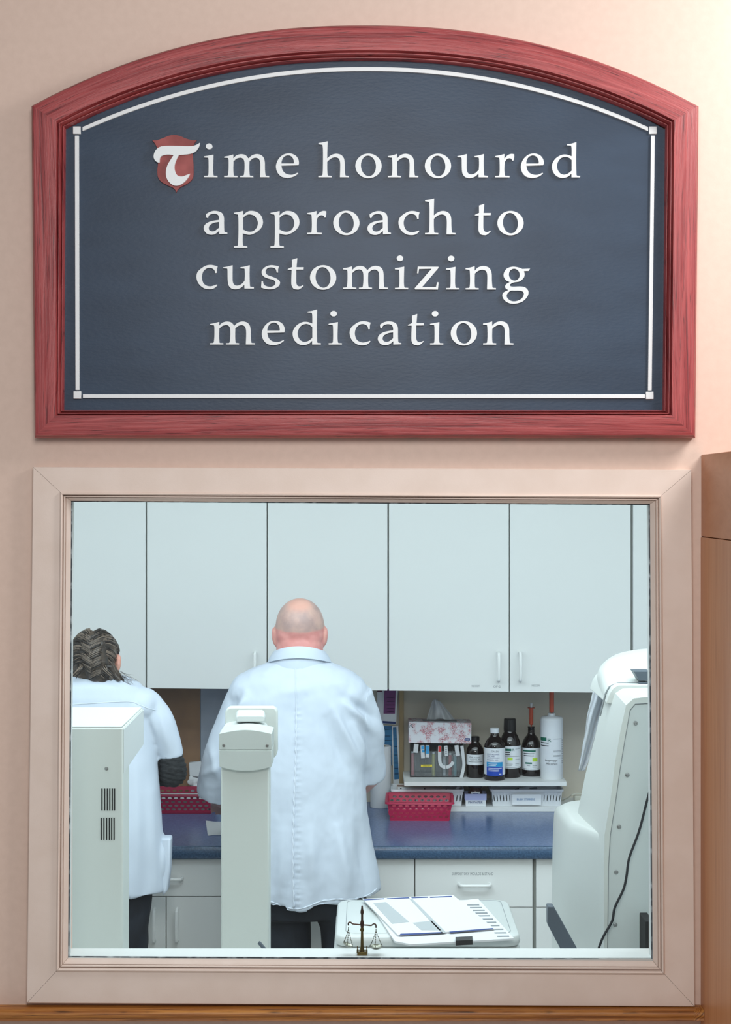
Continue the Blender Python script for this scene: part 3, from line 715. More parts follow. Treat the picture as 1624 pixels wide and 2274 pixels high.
def wrap_label(b, c, k, r, pyb, y0, y1, a=1.5, m=None):
    return curved_patch(r + .0004, -a, a, (pyb - y1) * k, (pyb - y0) * k, c, 20).build('label', m or M['lab_white'], b)
def wrap_block(lab, c, k, r, px, pyb, x0, x1, y0, y1, m, name='print'):
    a0, a1 = [math.asin(max(-1, min(1, (x - px) * k / r))) for x in (x0, x1)]
    return curved_patch(r + .0008, a0, a1, (pyb - y1) * k, (pyb - y0) * k, c, 8).build(name, m, lab)
def wrap_text(lab, c, k, r, px, pyb, s, x0, x1, y, h, m):
    a0, a1 = [math.asin(max(-1, min(1, (x - px) * k / r))) for x in (x0, x1)]
    me = text_mesh(s, (a1 - a0) * r, h * k)
    bend(me, r + .0010, (a0 + a1) / 2, (pyb - y) * k, c)
    for v in me.vertices: v.co -= base(lab)
    me.materials.append(m); o = bpy.data.objects.new('lettering', me); COL.objects.link(o); o.parent = lab; return o
g_b = 'bottles on the narrow shelf'
# 1: small, no white cap
b, c, k, r = bottle(1056.5, 1727, 19.5, [(18.5, 1727), (19.5, 1725), (19.5, 1672), (18, 1663), (13, 1655), (9, 1650), (8, 1645), (9, 1641)], 'small brown glass bottle with a narrow white label beside the clear organizer', M['amber'], group=g_b)
cap_on(b, c, k, 1727, 9.6, 1646, 1637, M['cap_black'])
l = wrap_label(b, c, k, r, 1727, 1675, 1698)
wrap_text(l, c, k, r, 1056.5, 1727, 'ETHYL ALCOHOL', 1043.5, 1067, 1681, 3.4, M['ink']); wrap_text(l, c, k, r, 1056.5, 1727, 'ALCOHOL 95%', 1044.5, 1067, 1685.8, 3.4, M['ink'])
wrap_block(l, c, k, r, 1056.5, 1727, 1041, 1071, 1690.5, 1691.6, M['ink_grey'])
# 2: white cap, blue label
b, c, k, r = bottle(1100, 1733, 23.3, [(22, 1733), (23.3, 1731), (23.3, 1660), (22, 1653), (17, 1644), (11, 1638), (9, 1634), (8.6, 1624)], 'brown glass bottle with white cap and blue lower label block', M['amber'], group=g_b)
cap_on(b, c, k, 1733, 10, 1629, 1618.5, M['whiteplastic'])
l = wrap_label(b, c, k, r, 1733, 1661, 1720, 1.55); q = (l, c, k, r, 1100, 1733)
wrap_block(*q, 1081.5, 1116, 1691.5, 1701.5, M['lab_cyan']); wrap_block(*q, 1081.5, 1116, 1701.8, 1721.5, M['lab_blue'])
wrap_text(*q, 'GALEN', 1091, 1107, 1667.5, 4.2, M['ink_grey'])
for s, x1, y in (('ETHYL ALCOHOL', 1109, 1674.2), ('USP 95%', 1098, 1678.2), ('ALCOOL ETHYLIQUE', 1109, 1682.2), ('ETHANOL 100%', 1106, 1686.4)): wrap_text(*q, s, 1082.5, x1, y, 2.7, M['ink_navy'])
for y, x1 in ((1695, 1104), (1698.5, 1101), (1704.5, 1114), (1708, 1108), (1710.5, 1108)): wrap_block(l, c, k, r + .0003, 1100, 1733, 1085, x1, y, y + 1, M['lab_white'])
wrap_block(l, c, k, r + .0003, 1100, 1733, 1108, 1113, 1717, 1718.5, M['lab_white'])
# 3: tall black cap
b, c, k, r = bottle(1134, 1726.5, 24, [(23, 1726.5), (24, 1724.5), (24, 1657), (22.5, 1648), (18, 1636), (14, 1629), (12, 1624), (11, 1612)], 'brown glass bottle with a tall ridged black cap, behind the white-capped one', M['amber'], group=g_b)
cap_on(b, c, k, 1726.5, 13.2, 1625, 1597.5, M['cap_black'], True)
l = wrap_label(b, c, k, r, 1726.5, 1656, 1705, 1.55); q = (l, c, k, r, 1134, 1726.5)
wrap_block(*q, 1116, 1135, 1661.5, 1666.5, M['lab_green']); wrap_text(*q, 'R', 1137.5, 1142, 1664, 5, M['lab_green'])
for x0, x1, y in ((1118, 1132, 1669), (1118, 1132, 1673.5)): wrap_block(*q, x0, x1, y, y + 1.7, M['ink'])
wrap_block(*q, 1127, 1138, 1681, 1687, M['lab_lime'])
for x0, x1, y in ((1144, 1154, 1662), (1122, 1156, 1678.5), (1144, 1154, 1685), (1124, 1138, 1695), (1124, 1136, 1698), (1144, 1153, 1695), (1144, 1152, 1698), (1122, 1156, 1702.5)): wrap_block(*q, x0, x1, y, y + .8, M['ink_grey'])
# 4: with an orange syringe
b, c, k, r = bottle(1181.5, 1723.5, 21.5, [(20.5, 1723.5), (21.5, 1721.5), (21.5, 1660), (20, 1651), (15, 1640), (9.5, 1634), (7.5, 1629), (7.5, 1618), (8, 1617), (8, 1615)], 'brown glass bottle with an orange syringe standing in its neck', M['amber'], group=g_b)
l = wrap_label(b, c, k, r, 1723.5, 1660.5, 1709, 1.55); q = (l, c, k, r, 1181.5, 1723.5)
wrap_block(*q, 1162.5, 1189, 1665, 1668.5, M['lab_green'])
for x0, x1, y in ((1164, 1186, 1672), (1164, 1185, 1676.5)): wrap_block(*q, x0, x1, y, y + 1.6, M['ink'])
wrap_block(*q, 1182, 1193, 1682, 1690, M['lab_lime']); wrap_block(*q, 1167, 1181, 1692, 1695.5, M['lab_green'])
for x0, x1, y in ((1182, 1192, 1699), (1182, 1191, 1702), (1162, 1196, 1706), (1170, 1177, 1699)): wrap_block(*q, x0, x1, y, y + .9, M['ink_grey'])
def syringe(cx, cy, z0, rb, h, label, plunger=True, tip=.012):
    s = thing('oral_syringe', label, 'syringe', (cx, cy, z0), 'orange syringes')
    c = Vector((cx, cy, z0))
    MB().lathe([(.002, -tip), (.0025, 0), (rb, .003), (rb, h), (rb * .8, h + .001)], c, 20).build('barrel', M['orange'], s)
    MB().lathe([(rb * 1.9, h), (rb * 1.9, h + .0018)], c, 24).build('flange', M['orange'], s)
    MB().lathe([(rb * .55, h + .0018), (rb * .55, h + .014), (rb * .72, h + .0145), (rb * .72, h + .018)], c, 16).build('plunger', M['whiteplastic'], s)
    return s
syringe(c.x, c.y, c.z + (1723.5 - 1612) * k, 4.4 * k, (1612 - 1574) * k, 'short orange syringe with white plunger standing in the brown bottle')
# 5: white bottle
b, c, k, r = bottle(1227.2, 1730.5, 25.2, [(24, 1730.5), (25.2, 1728), (25.2, 1600), (24.5, 1596), (21, 1593), (9, 1591), (8, 1590), (8, 1585.5)], 'tall white plastic bottle with green and black label, rightmost on the shelf', M['whiteplastic'], group=g_b)
l = wrap_label(b, c, k, r, 1730.5, 1636, 1698, 1.5, M['whiteplastic']); q = (l, c, k, r, 1227.2, 1730.5)
wrap_block(*q, 1202.6, 1213.5, 1637, 1645, M['lab_green']); wrap_text(*q, 'R', 1216, 1224, 1642.5, 7, M['lab_green'])
for x0, x1, y in ((1203, 1218, 1648), (1203, 1218, 1654.5)): wrap_block(*q, x0, x1, y, y + 1.8, M['ink'])
for x0, x1, y in ((1228, 1247, 1639.5), (1228, 1245, 1666), (1228, 1245, 1668), (1228, 1245, 1676), (1228, 1245, 1678), (1240, 1246, 1682)): wrap_block(*q, x0, x1, y, y + .8, M['ink_grey'])
for y in range(1642, 1696, 5): wrap_block(*q, 1247.8, 1248.8, y, y + 3, M['ink'])
wrap_text(*q, 'Isopropyl', 1211, 1237, 1688, 5.5, M['ink']); wrap_text(*q, 'Alcohol', 1212, 1237, 1694.5, 4.5, M['ink'])
syringe(c.x, c.y, c.z + (1730.5 - 1584.5) * k, 5.3 * k, .095, 'long orange syringe standing in the tall white bottle', tip=.004)

# ---- tissue box on the clear organizer
od = 6.19; ok_ = od / F
org = thing('drawer_organizer', 'clear plastic organizer with upright compartments under the tissue box', 'organizer', (X(971, od), od - DW + .05, SZ))
ox0, ox1, oz0, oz1, oy = X(911.5, od), X(1030, od), SZ, Z(1650, od), od - DW
B((ox0, oy + .092, oz0), (ox1, oy + .095, oz1)).build('back_panel', M['gasket'], org)
mb = MB().box((ox0, oy, oz0), (ox0 + .002, oy + .092, oz1)).box((ox1 - .002, oy, oz0), (ox1, oy + .092, oz1)).box((ox0 + .002, oy, oz0), (ox1 - .002, oy + .092, oz0 + .0025)).box((ox0 + .002, oy, oz1 - .003), (ox1 - .002, oy + .092, oz1))
mb.build('case', M['acrylic'], org, smooth=False)
mb = MB()
for a, b_ in (((911, 1649.5), (1031, 1651.5)), ((911, 1725), (1031, 1727))):
    p, q_ = P(*a, od), P(*b_, od); mb.box((p.x, oy - .002, q_.z), (q_.x, oy, p.z))
p, q_ = P(911, 1651, od), P(913, 1726, od); mb.box((p.x, oy - .002, q_.z), (q_.x, oy, p.z))
mb.build('dark_rim', M['dark'], org, smooth=False)
for px in (922.5, 934, 945.6, 958.5, 969.6, 982, 993.6, 1005.3, 1017):
    B((X(px, od) - .0008, oy + .004, oz0 + .003), (X(px, od) + .0008, oy + .09, oz1 - .025)).build('divider', M['acrylic'], org, smooth=False)
B((ox0 + .003, oy + .0005, oz0 + .003), (ox1 - .003, oy + .002, Z(1668, od))).build('front_pane', M['acrylic'], org, smooth=False)
q_ = MB().prism([P(a, b2, od - .003) for a, b2 in ((935, 1698.5), (960, 1698), (960, 1703), (935, 1703.5))], (0, .0012, 0)).build('yellow_sticker', M['yellow'], org, bevel=.0004)
print_on('STERISTRIPS', 948, 1701, od - .0032, 16, 2.2, M['ink'], q_)
bxr = Matrix.Rotation(math.radians(1.35), 3, 'Y')
tb_c = Vector((X(977, od), oy + .045, oz1 + .0008)); hw, hh, hd = 69.5 * ok_, 45.5 * ok_, .055
tbx = thing('tissue_box', 'white tissue box with pink blossom print on the clear organizer', 'tissue box', tb_c)
tbx.rotation_euler = (0, math.radians(.9), 0); tbx.location.z += .0022
def tb(v): return tb_c + Vector(v)
B(tb((-hw, -hd, 0)), tb((hw, hd, hh))).build('carton', M['tissuebox'], tbx, bevel=.001)
mb = MB(); 
mb.prism([tb((-hw * .55, -.02, hh + .0001)), tb((hw * .55, -.02, hh + .0001)), tb((hw * .55, .02, hh + .0001)), tb((-hw * .55, .02, hh + .0001))], (0, 0, .0006)); mb.build('opening', M['ink_grey'], tbx)
me = outline_mesh('badge', [[(0, 0), (.0165, 0), (.019, .003), (.019, .0105), (.0025, .0105), (0, .008)]], .0006); me.materials.append(M['ink_navy'])
lg = mesh_obj('badge', me, None, tbx, tb((hw * .79, -hd, .0095)))
me = text_mesh('scotties', .0135, .004); me.materials.append(M['lab_white']); o = mesh_obj('lettering', me, None, tbx, tb((hw * .79 + .0095, -hd - .0008, .0095 + .005))); o.parent = lg; o.location = o.location - lg.location
mb = MB()
for pl in ([(393, 585), (420, 575), (455, 552), (468, 548), (445, 572), (420, 586), (398, 590)], [(385, 625), (400, 600), (412, 592), (398, 618), (388, 635)], [(425, 588), (450, 600), (475, 630), (462, 632), (440, 612)]):
    pts = []
    for a, b2 in pl:
        p = P(860 + a / 8.12, 1540 + b2 / 8.12, od); pts.append(Vector((p.x, tb_c.y - hd - .0004, p.z + .001)))
    mb.prism(pts, (0, .0006, 0))
mb.build('twig_print', M['ink'], tbx)
# tissue: pleated sheet
tis = thing('tissue', 'white tissue pulled up out of the tissue box', 'tissue', tb((0, 0, hh)))
nu, nv = 26, 14; vs = []; fs = []
for j in range(nv + 1):
    v = j / nv
    for i in range(nu + 1):
        u = i / nu
        xl, xr = 948 + (960.5 - 948) * v, 1009.5 - (1009.5 - 977) * v ** 1.1
        x = xl + (xr - xl) * u
        y = 1598 - (1598 - 1557) * v - 4.5 * v * math.sin(PI * min(1, u * 1.2)) + (1 - v) * 1.5 * math.sin(u * 9)
        dep = oy + .045 + (.016 * math.sin(u * 8 + v * 1.5) + .008 * math.sin(u * 17 - 2 * v)) * (1 - .45 * v) 
        p = P(x, y, dep + DW); p.z = max(p.z, tb_c.z + hh + .002); vs.append(p)
for j in range(nv):
    for i in range(nu):
        a = j * (nu + 1) + i; fs.append((a, a + 1, a + nu + 2, a + nu + 1))
ts = MB().add(vs, fs).build('sheet', M['paper'], tis, angle=180)
sd = ts.modifiers.new('s', 'SOLIDIFY'); sd.thickness = .0006
# label tapes hanging at / in the organizer
def ribbon(pts, wpx, m, name, label, cat, d, group=None, prints=()):
    r = thing(name, label, cat, P(*pts[-1][:2], d), group)
    c = spline([tuple(p) for p in pts], 6, closed=False); rings = []
    for i, p in enumerate(c):
        t = (c[min(i+1, len(c)-1)] - c[max(i-1, 0)]).normalized(); nn = Vector((-t.y, t.x))
        if abs(nn.x) > 1e-6 and nn.x < 0: nn = -nn
        a, b2 = p - nn * wpx / 2, p + nn * wpx / 2
        A, Bq = P(a.x, a.y, d), P(b2.x, b2.y, d)
        rings.append([A, Bq, Bq + Vector((0, .0009, 0)), A + Vector((0, .0009, 0))])
    MB().loft(rings).build('tape', m, r, angle=60)
    for pl, mm in prints: MB().prism([P(a, b2, d - .0008) for a, b2 in pl], (0, .0007, 0)).build('print', mm, r, smooth=False)
    return r
def rect(x0, x1, y0, y1): return [(x0, y0), (x1, y0), (x1, y1), (x0, y1)]
g_t = 'label tapes in the clear organizer'
ribbon([(925, 1652), (924, 1662), (923.2, 1671.5)], 10, M['paper'], 'label_tape', 'plain white label tape hanging over the left end of the clear organizer', 'label tape', od - .006, g_t)
ribbon([(938.5, 1655), (939, 1672), (940, 1684)], 8.5, M['paper'], 'label_tape', 'blue-printed white tape nearer the left end of the clear organizer', 'label tape', od - .006, g_t, [(rect(936, 942, 1656, 1664), M['sky']), (rect(937, 943, 1666, 1671), M['sky'])])
ribbon([(949.8, 1655), (949.6, 1670), (949.2, 1682)], 8.5, M['paper'], 'label_tape', 'blue-printed white tape with a tall blue block, left of the yellow vial', 'label tape', od - .006, g_t, [(rect(946.5, 953, 1656, 1674), M['sky'])])
ribbon([(977, 1656), (976.6, 1672), (977, 1690), (981, 1700), (990, 1704), (1000, 1700.5), (1007, 1692)], 7.5, M['paper'], 'label_tape', 'long white label tape with a red end curling up in a hook', 'label tape', od - .007, g_t, [(rect(974, 980, 1657, 1669.5), M['red'])])
ribbon([(990, 1656), (991, 1668), (992, 1679)], 8, M['paper'], 'label_tape', 'short printed white tape right of the red-ended hook-shaped tape', 'label tape', od - .006, g_t, [(rect(989, 993, y, y + 1), M['ink_grey']) for y in (1660, 1664, 1668, 1672)])
ribbon([(1014, 1655), (1015.5, 1667), (1018, 1678.5)], 9, M['paper'], 'label_tape', 'plain slanting white tape at the right end of the clear organizer', 'label tape', od - .006, g_t)
ribbon([(1026, 1656), (1029, 1680), (1030.5, 1700), (1026, 1722), (1020, 1744), (1010, 1760), (1001, 1772), (986, 1783)], 7, M['paper'], 'label_tape', 'longest white label tape trailing down from organizer into the pink basket', 'label tape', od - .10 if False else od - .012, g_t)
def vial(px, y0, y1, rp, m, label, capm=None):
    d = od + .03; k = d / F; z1, z0 = Z(y0, d), oz0 + .003
    v = thing('vial', label, 'vial', (X(px, d), d - DW, z0), 'vials in the clear organizer')
    MB().lathe([(rp * k, 0), (rp * k, z1 - z0 - .004), (rp * k * .6, z1 - z0)], (X(px, d), d - DW, z0), 16).build('tube', m, v)
    MB().lathe([(rp * k * .8, z1 - z0), (rp * k * .8, z1 - z0 + .006)], (X(px, d), d - DW, z0), 16).build('stopper', capm or M['whiteplastic'], v)
vial(917, 1672, 0, 4, mat('pale_red_vial', (200, 110, 116), 0.4), 'pale red vial at the left end inside the clear organizer')
vial(963, 1674, 0, 4.2, mat('yellowish_vial', (190, 184, 110), 0.4), 'yellowish vial in the middle of the clear organizer')
vial(1000, 1676, 0, 4, mat('dull_red_vial', (188, 70, 74), 0.4), 'dull red vial right of centre inside the clear organizer')
vial(1010.5, 1678, 0, 4.2, M['teal'], 'teal vial near the right end inside the clear organizer')
vial(987, 1684, 0, 4.6, mat('white_vial', (206, 212, 218), 0.4), 'white-topped pale vial beside the hooked tape in the organizer')

# ---- perforated baskets
def perforated(q0, q1, q2, q3, nu, nv, fx, fz, mb, rnd=True, stagger=True, skip=None, m0=.0, m1=.0):
    """wall quad q0 q1 (bottom) q2 q3 (top) with nu x nv holes; m0/m1 solid margins as fraction of height"""
    q0, q1, q2, q3 = map(Vector, (q0, q1, q2, q3))
    def pt(u, v): return (q0.lerp(q1, u)).lerp(q3.lerp(q2, u), v)
    vv = [m0 + (1 - m0 - m1) * j / nv for j in range(nv + 1)]
    if m0 > 0: mb.add([pt(0, 0), pt(1, 0), pt(1, m0), pt(0, m0)], [(0, 1, 2, 3)])
    if m1 > 0: mb.add([pt(0, 1 - m1), pt(1, 1 - m1), pt(1, 1), pt(0, 1)], [(0, 1, 2, 3)])
    for j in range(nv):
        off = .5 if (stagger and j % 2) else 0
        cells = []
        if off: cells.append((0, .5 / nu, False))
        for i in range(nu - (1 if off else 0)): cells.append(((i + off) / nu, (i + 1 + off) / nu, True))
        if off: cells.append((1 - .5 / nu, 1, False))
        for a, b2, hole in cells:
            v0, v1 = vv[j], vv[j + 1]
            if not hole or (skip and skip((a + b2) / 2)):
                mb.add([pt(a, v0), pt(b2, v0), pt(b2, v1), pt(a, v1)], [(0, 1, 2, 3)]); continue
            n = 12; cu, cv = (a + b2) / 2, (v0 + v1) / 2; hu, hv = (b2 - a) / 2, (v1 - v0) / 2
            outer = []; inner = []
            for t in range(n):
                an = 2 * PI * (t + .5) / n; cx, sx = math.cos(an), math.sin(an); mm = max(abs(cx), abs(sx))
                outer.append(pt(cu + hu * cx / mm, cv + hv * sx / mm))
                if rnd: inner.append(pt(cu + hu * fx * cx, cv + hv * fz * sx))
                else: inner.append(pt(cu + hu * fx * max(-1, min(1, cx * 1.25 / max(mm, .8))), cv + hv * fz * max(-1, min(1, sx * 1.25 / max(mm, .8)))))
            mb.add(outer + inner, [(t, (t + 1) % n, n + (t + 1) % n, n + t) for t in range(n)])
def basket(c, wt, wb, dt, db, h, m, label, rot=0, nu=9, nv=4, slots=False, plate=None, name='basket', cat='basket', group=None, rim=.007):
    b = thing(name, label, cat, c, group); c = Vector(c)
    B0 = [(-wb/2, -db/2, .001), (wb/2, -db/2, .001), (wb/2, db/2, .001), (-wb/2, db/2, .001)]
    T0 = [(-wt/2, -dt/2, h), (wt/2, -dt/2, h), (wt/2, dt/2, h), (-wt/2, dt/2, h)]
    mb = MB()
    for i in range(4):
        j = (i + 1) % 4; side = i % 2
        n2 = nu if not side else max(3, int(nu * dt / wt))
        a, b2, cc, dd = (c + Vector(q) for q in (B0[i], B0[j], T0[j], T0[i]))
        if slots: perforated(a, b2, cc, dd, n2, 1, .32, .86, mb, rnd=True, stagger=False, skip=(lambda u: plate and plate[0] < u < plate[1]) if i == 0 else None, m0=.22, m1=.30)
        else: perforated(a, b2, cc, dd, n2, nv, .66, .60, mb, m0=.10, m1=.10)
    mb.add([c + Vector(q) for q in B0], [(0, 1, 2, 3)])
    o = mb.build('wall', m, b, smooth=False)
    sd = o.modifiers.new('s', 'SOLIDIFY'); sd.thickness = .0018
    R = []
    for (sx, sy) in ((-1, -1), (1, -1), (1, 1), (-1, 1)):
        R.append((sx, sy))
    def ring(ex, z):
        out = []
        for sx, sy in R:
            for t in range(5):
                an = {(-1, -1): PI, (1, -1): 1.5 * PI, (1, 1): 0, (-1, 1): .5 * PI}[(sx, sy)] + t / 4 * PI / 2
                rr = .008 + ex
                out.append(c + Vector((sx * (wt/2 - .008) + rr * math.cos(an), sy * (dt/2 - .008) + rr * math.sin(an), z)))
        return out
    MB().loft([ring(0, h - .001), ring(rim, h - .0015), ring(rim + .001, h - .006), ring(rim, h - .0062), ring(rim - .0004, h - .0005), ring(rim - .0006, h + .001), ring(0, h + .001), ring(-.0012, h), ring(-.0012, h - .003), ring(0, h - .001)], False, False).build('rim', m, b, angle=50)
    b.rotation_euler = (0, 0, rot); return b
zc = CZ + .0006
dpk = 5.944; 
basket((X(934, dpk), dpk - DW + .10, zc), .228, .205, .19, .165, .066, M['pink'], 'bright pink perforated basket on the worktop in front of the white baskets', math.radians(-1.5), 10, 4, group='perforated baskets')
basket((X(405, 6.09), 6.09 - DW + .075, zc), .228, .205, .16, .14, .070, M['maroon'], 'dark red perforated basket between the woman and the man', 0, 10, 4, group='perforated baskets')
pad = thing('paper_pad', 'white paper pad lying inside the dark red basket', 'paper', (X(405, 6.09), 6.09 - DW + .075, zc + .004))
B((X(405, 6.09) - .092, 6.09 - DW + .012, zc + .004), (X(405, 6.09) + .092, 6.09 - DW + .136, zc + .050)).build('sheet_stack', M['paper'], pad)
zl = .9265
wb1 = basket((X(950, 6.15), 6.15 - DW + .062, zl), .255, .245, .12, .105, .060, M['whiteplastic'], 'white slotted basket of papers half hidden behind the pink basket', 0, 20, 1, True, group='white slotted baskets', rim=.005)
wb2 = basket((X(1171, 6.15), 6.15 - DW + .062, zl), .256, .242, .12, .105, .060, M['whiteplastic'], 'white slotted basket with a blue-lettered label, right of the amber jar', 0, 22, 1, True, (.27, .72), group='white slotted baskets', rim=.005)
pl = thing('basket_label', 'white label plate with blue lettering on the right-hand slotted basket', 'label', P(1171, 1788, 6.15))
q_ = MB().prism([P(a, b2, 6.146) for a, b2 in rect(1138, 1202, 1764, 1787)], (0, .0008, 0)).build('plate', M['lab_white'], pl)
pl.parent = wb2; pl.location = pl.location - wb2.location
for kx in ('label', 'category'): del pl[kx]
# make the plate a plain part of the basket
q_.parent = wb2; q_.location = pl.location; bpy.data.objects.remove(pl); q_.name = 'label_plate'
me = text_mesh('BULK STIRRERS', 40 * 6.15 / F, 4.6 * 6.15 / F); me.materials.append(M['ink_blue']); o = bpy.data.objects.new('lettering', me); COL.objects.link(o); o.parent = q_
o.location = P(1168.5, 1775, 6.144) - (Vector(wb2.location) + q_.location)
def paper_card(poly, d, m, name, label, cat, prints=(), t=.0012):
    q = [P(a, b2, d) for a, b2 in poly]; r = thing(name, label, cat, q[0])
    MB().prism(q, (0, t, 0)).build('sheet', m, r, smooth=False)
    for pl_, mm in prints: MB().prism([P(a, b2, d - .0007) for a, b2 in pl_], (0, .0006, 0)).build('print', mm, r, smooth=False)
    return r
paper_card([(1128, 1786), (1128, 1757), (1170, 1746.5), (1195, 1744.5), (1197, 1786)], 6.20, M['lab_white'], 'leaflet', 'white folded leaflet sticking out of the right-hand slotted basket', 'leaflet', [([(1176, 1749), (1193, 1747.5), (1194, 1752.5), (1177, 1752.5)], M['ink_grey']), ([(1143, 1752), (1153, 1750.5), (1153, 1752.5), (1143, 1753)], M['ink'])])
paper_card([(882, 1786), (881, 1741), (981, 1742), (983, 1786)], 6.22, mat('pale_brown_print', (206, 198, 190), 0.7), 'leaflet', 'brown-printed leaflet in the slotted basket behind the pink basket', 'leaflet', [(rect(883, 979, 1743, 1746.5), mat('brown_print', (128, 104, 92), 0.7))])
paper_card([(885, 1787), (884, 1748), (1005, 1752.5), (1006, 1787)], 6.185, M['lab_white'], 'leaflet', 'white card with small dots in the basket behind the pink basket', 'leaflet', [(rect(889, 892, 1749.5, 1752), M['ink']), (rect(942, 945, 1750.5, 1753), M['ink']), (rect(990, 993, 1752, 1754), M['ink'])])
# ---- PH paper box with amber jar
pd_ = 6.15; ph = thing('small_carton', 'small lilac and white open box lettered PH PAPER under the shelf', 'box', (X(1057, pd_), pd_ - DW + .03, zl), None)
x0, x1, y0_ = X(1034.5, pd_), X(1079, pd_), pd_ - DW
zmid, ztop = Z(1777, pd_), Z(1763, pd_)
mb = MB(); th = .0015
for lo, hi in (((x0, y0_, zl), (x1, y0_ + th, zmid)), ((x0, y0_ + .062, zl), (x1, y0_ + .0635, zmid)), ((x0, y0_ + th, zl), (x0 + th, y0_ + .062, zmid)), ((x1 - th, y0_ + th, zl), (x1, y0_ + .062, zmid)), ((x0 + th, y0_ + th, zl), (x1 - th, y0_ + .062, zl + .002))): mb.box(lo, hi)
tray = mb.build('tray', M['whiteplastic'], ph, smooth=False)
mb = MB()
for lo, hi in (((x0 - .003, y0_ - .001, zmid), (x1 + .003, y0_ + th, ztop)), ((x0 - .003, y0_ + .062, zmid), (x1 + .003, y0_ + .064, ztop)), ((x0 - .003, y0_ + th, zmid), (x0 - .001, y0_ + .062, ztop)), ((x1 + .001, y0_ + th, zmid), (x1 + .003, y0_ + .062, ztop))): mb.box(lo, hi)
mb.build('upper_band', M['lilac'], ph, smooth=False)
print_on('PH PAPER', 1056.5, 1781.5, pd_ - .0006, 32, 5.6, M['ink_navy'], tray)
jc = Vector((x0 * .5 + x1 * .5, y0_ + .030, zl + .0025)); jk = (pd_ + .03) / F
jar = thing('jar', 'small amber jar with black lid standing in the lilac PH PAPER box', 'jar', jc)
zz = lambda y: Z(y, pd_ + .03) - jc.z
MB().lathe([(15 * jk, 0), (16 * jk, .003), (16 * jk, zz(1758)), (13 * jk, zz(1752)), (12 * jk, zz(1746))], jc).build('glass_body', mat('jar_glass', (58, 32, 24), 0.1), jar, angle=50)
MB().lathe([(16 * jk, zz(1747.5)), (16.5 * jk, zz(1746)), (16.5 * jk, zz(1737)), (15.5 * jk, zz(1736))], jc).build('lid', M['cap_black'], jar)
lj = curved_patch(16 * jk + .0005, -.65, .65, zz(1765), zz(1755.5), jc).build('label', M['lab_white'], jar)
o = curved_patch(16 * jk + .0009, -.35, .4, zz(1761.5), zz(1759), jc).build('print', M['ink_navy'], lj)
# ---- paper towel roll, beige cable, tissue bag, paper slip
rd = 6.19; rc = Vector((X(846, rd), rd - DW + .038, zc))
roll = thing('paper_towel_roll', 'white paper towel roll standing on the worktop by the right arm of the man', 'paper roll', rc)
MB().lathe([(.020, .0), (.0375, 0), (.038, .002), (.038, .221), (.0365, .223), (.020, .223), (.020, .0)], rc, 36).build('paper', M['paper'], roll)
MB().lathe([(.0185, .001), (.020, .001), (.020, .2225), (.0185, .2225), (.0185, .001)], rc, 24).build('core', M['tan'], roll)
ca = [P(1240, 1786, 6.27), P(1252, 1780, 6.26), P(1262, 1772, 6.22), P(1270, 1765, 6.2), P(1280, 1762, 6.2), P(1300, 1763, 6.2), P(1310, 1775, 6.2), P(1320, 1790, 6.2)]
for p in ca: p.z = max(p.z, .9292)
tag(MB().tube([tuple(p) for p in ca], .0022, 8).build('cable', M['beige']), 'thin beige cable looping over the worktop behind the cream machine', 'cable')
tag(B((X(1276, 6.24), 6.24 - DW, zl), (X(1296, 6.24), 6.24 - DW + .03, Z(1768, 6.24))).build('adapter', M['beige'], bevel=.004, loc=P(1286, 1790, 6.24)), 'beige plug adapter beside the cable loop at the cream machine', 'adapter')
q4 = [onz(a, b2, CZ + .0008) for a, b2 in ((457, 1822.5), (476, 1825), (500, 1825.5), (500, 1855), (478, 1854.5), (461.5, 1856))]
tag(MB().prism(q4, (0, 0, .0008)).build('paper_slip', M['paper'], loc=q4[0]), 'torn white paper slip on the worktop left of the grey column', 'paper')
bx = thing('folded_carton', 'white folded carton standing behind the dark red basket', 'box', P(432, 1745, 6.27))
MB().prism([P(a, b2, 6.27) for a, b2 in ((420, 1694), (447, 1691), (449, 1727), (421, 1722))], (0, .02, 0)).build('carton', M['paper'], bx, bevel=.001)
B((X(424, 6.285), 6.285 - DW, zc), (X(446, 6.285), 6.285 - DW + .012, Z(1722, 6.285))).build('stand', M['lab_white'], bx)
mb = MB()
for i in range(16): mb.ell(P(420 + random.random() * 26, 1727 + random.random() * 20, 6.262 - random.random() * .01), (.006 + random.random() * .012, .004, .006 + random.random() * .010), Matrix.Rotation(random.random() * 3, 3, 'Y'), 8, 6)
bg_, _ = blob(mb, 'crumpled_film', M['paper'], None, .003, 1); tag(bg_, 'crumpled white film bag lying behind the dark red basket', 'plastic bag')

# ================================================================== EQUIPMENT NEAR THE WINDOW
BT = .80
bench = thing('workbench', 'low bench under the window carrying the machines', 'bench', (0.05, .65, 0))
B((-1.15, .14, BT - .035), (1.25, 1.25, BT)).build('bench_top', M['melamine'], bench, bevel=.002)
for sx in (-1.08, 1.18):
    for sy in (.2, 1.18): B((sx - .03, sy - .03, 0), (sx + .03, sy + .03, BT - .035)).build('leg', M['melamine'], bench)

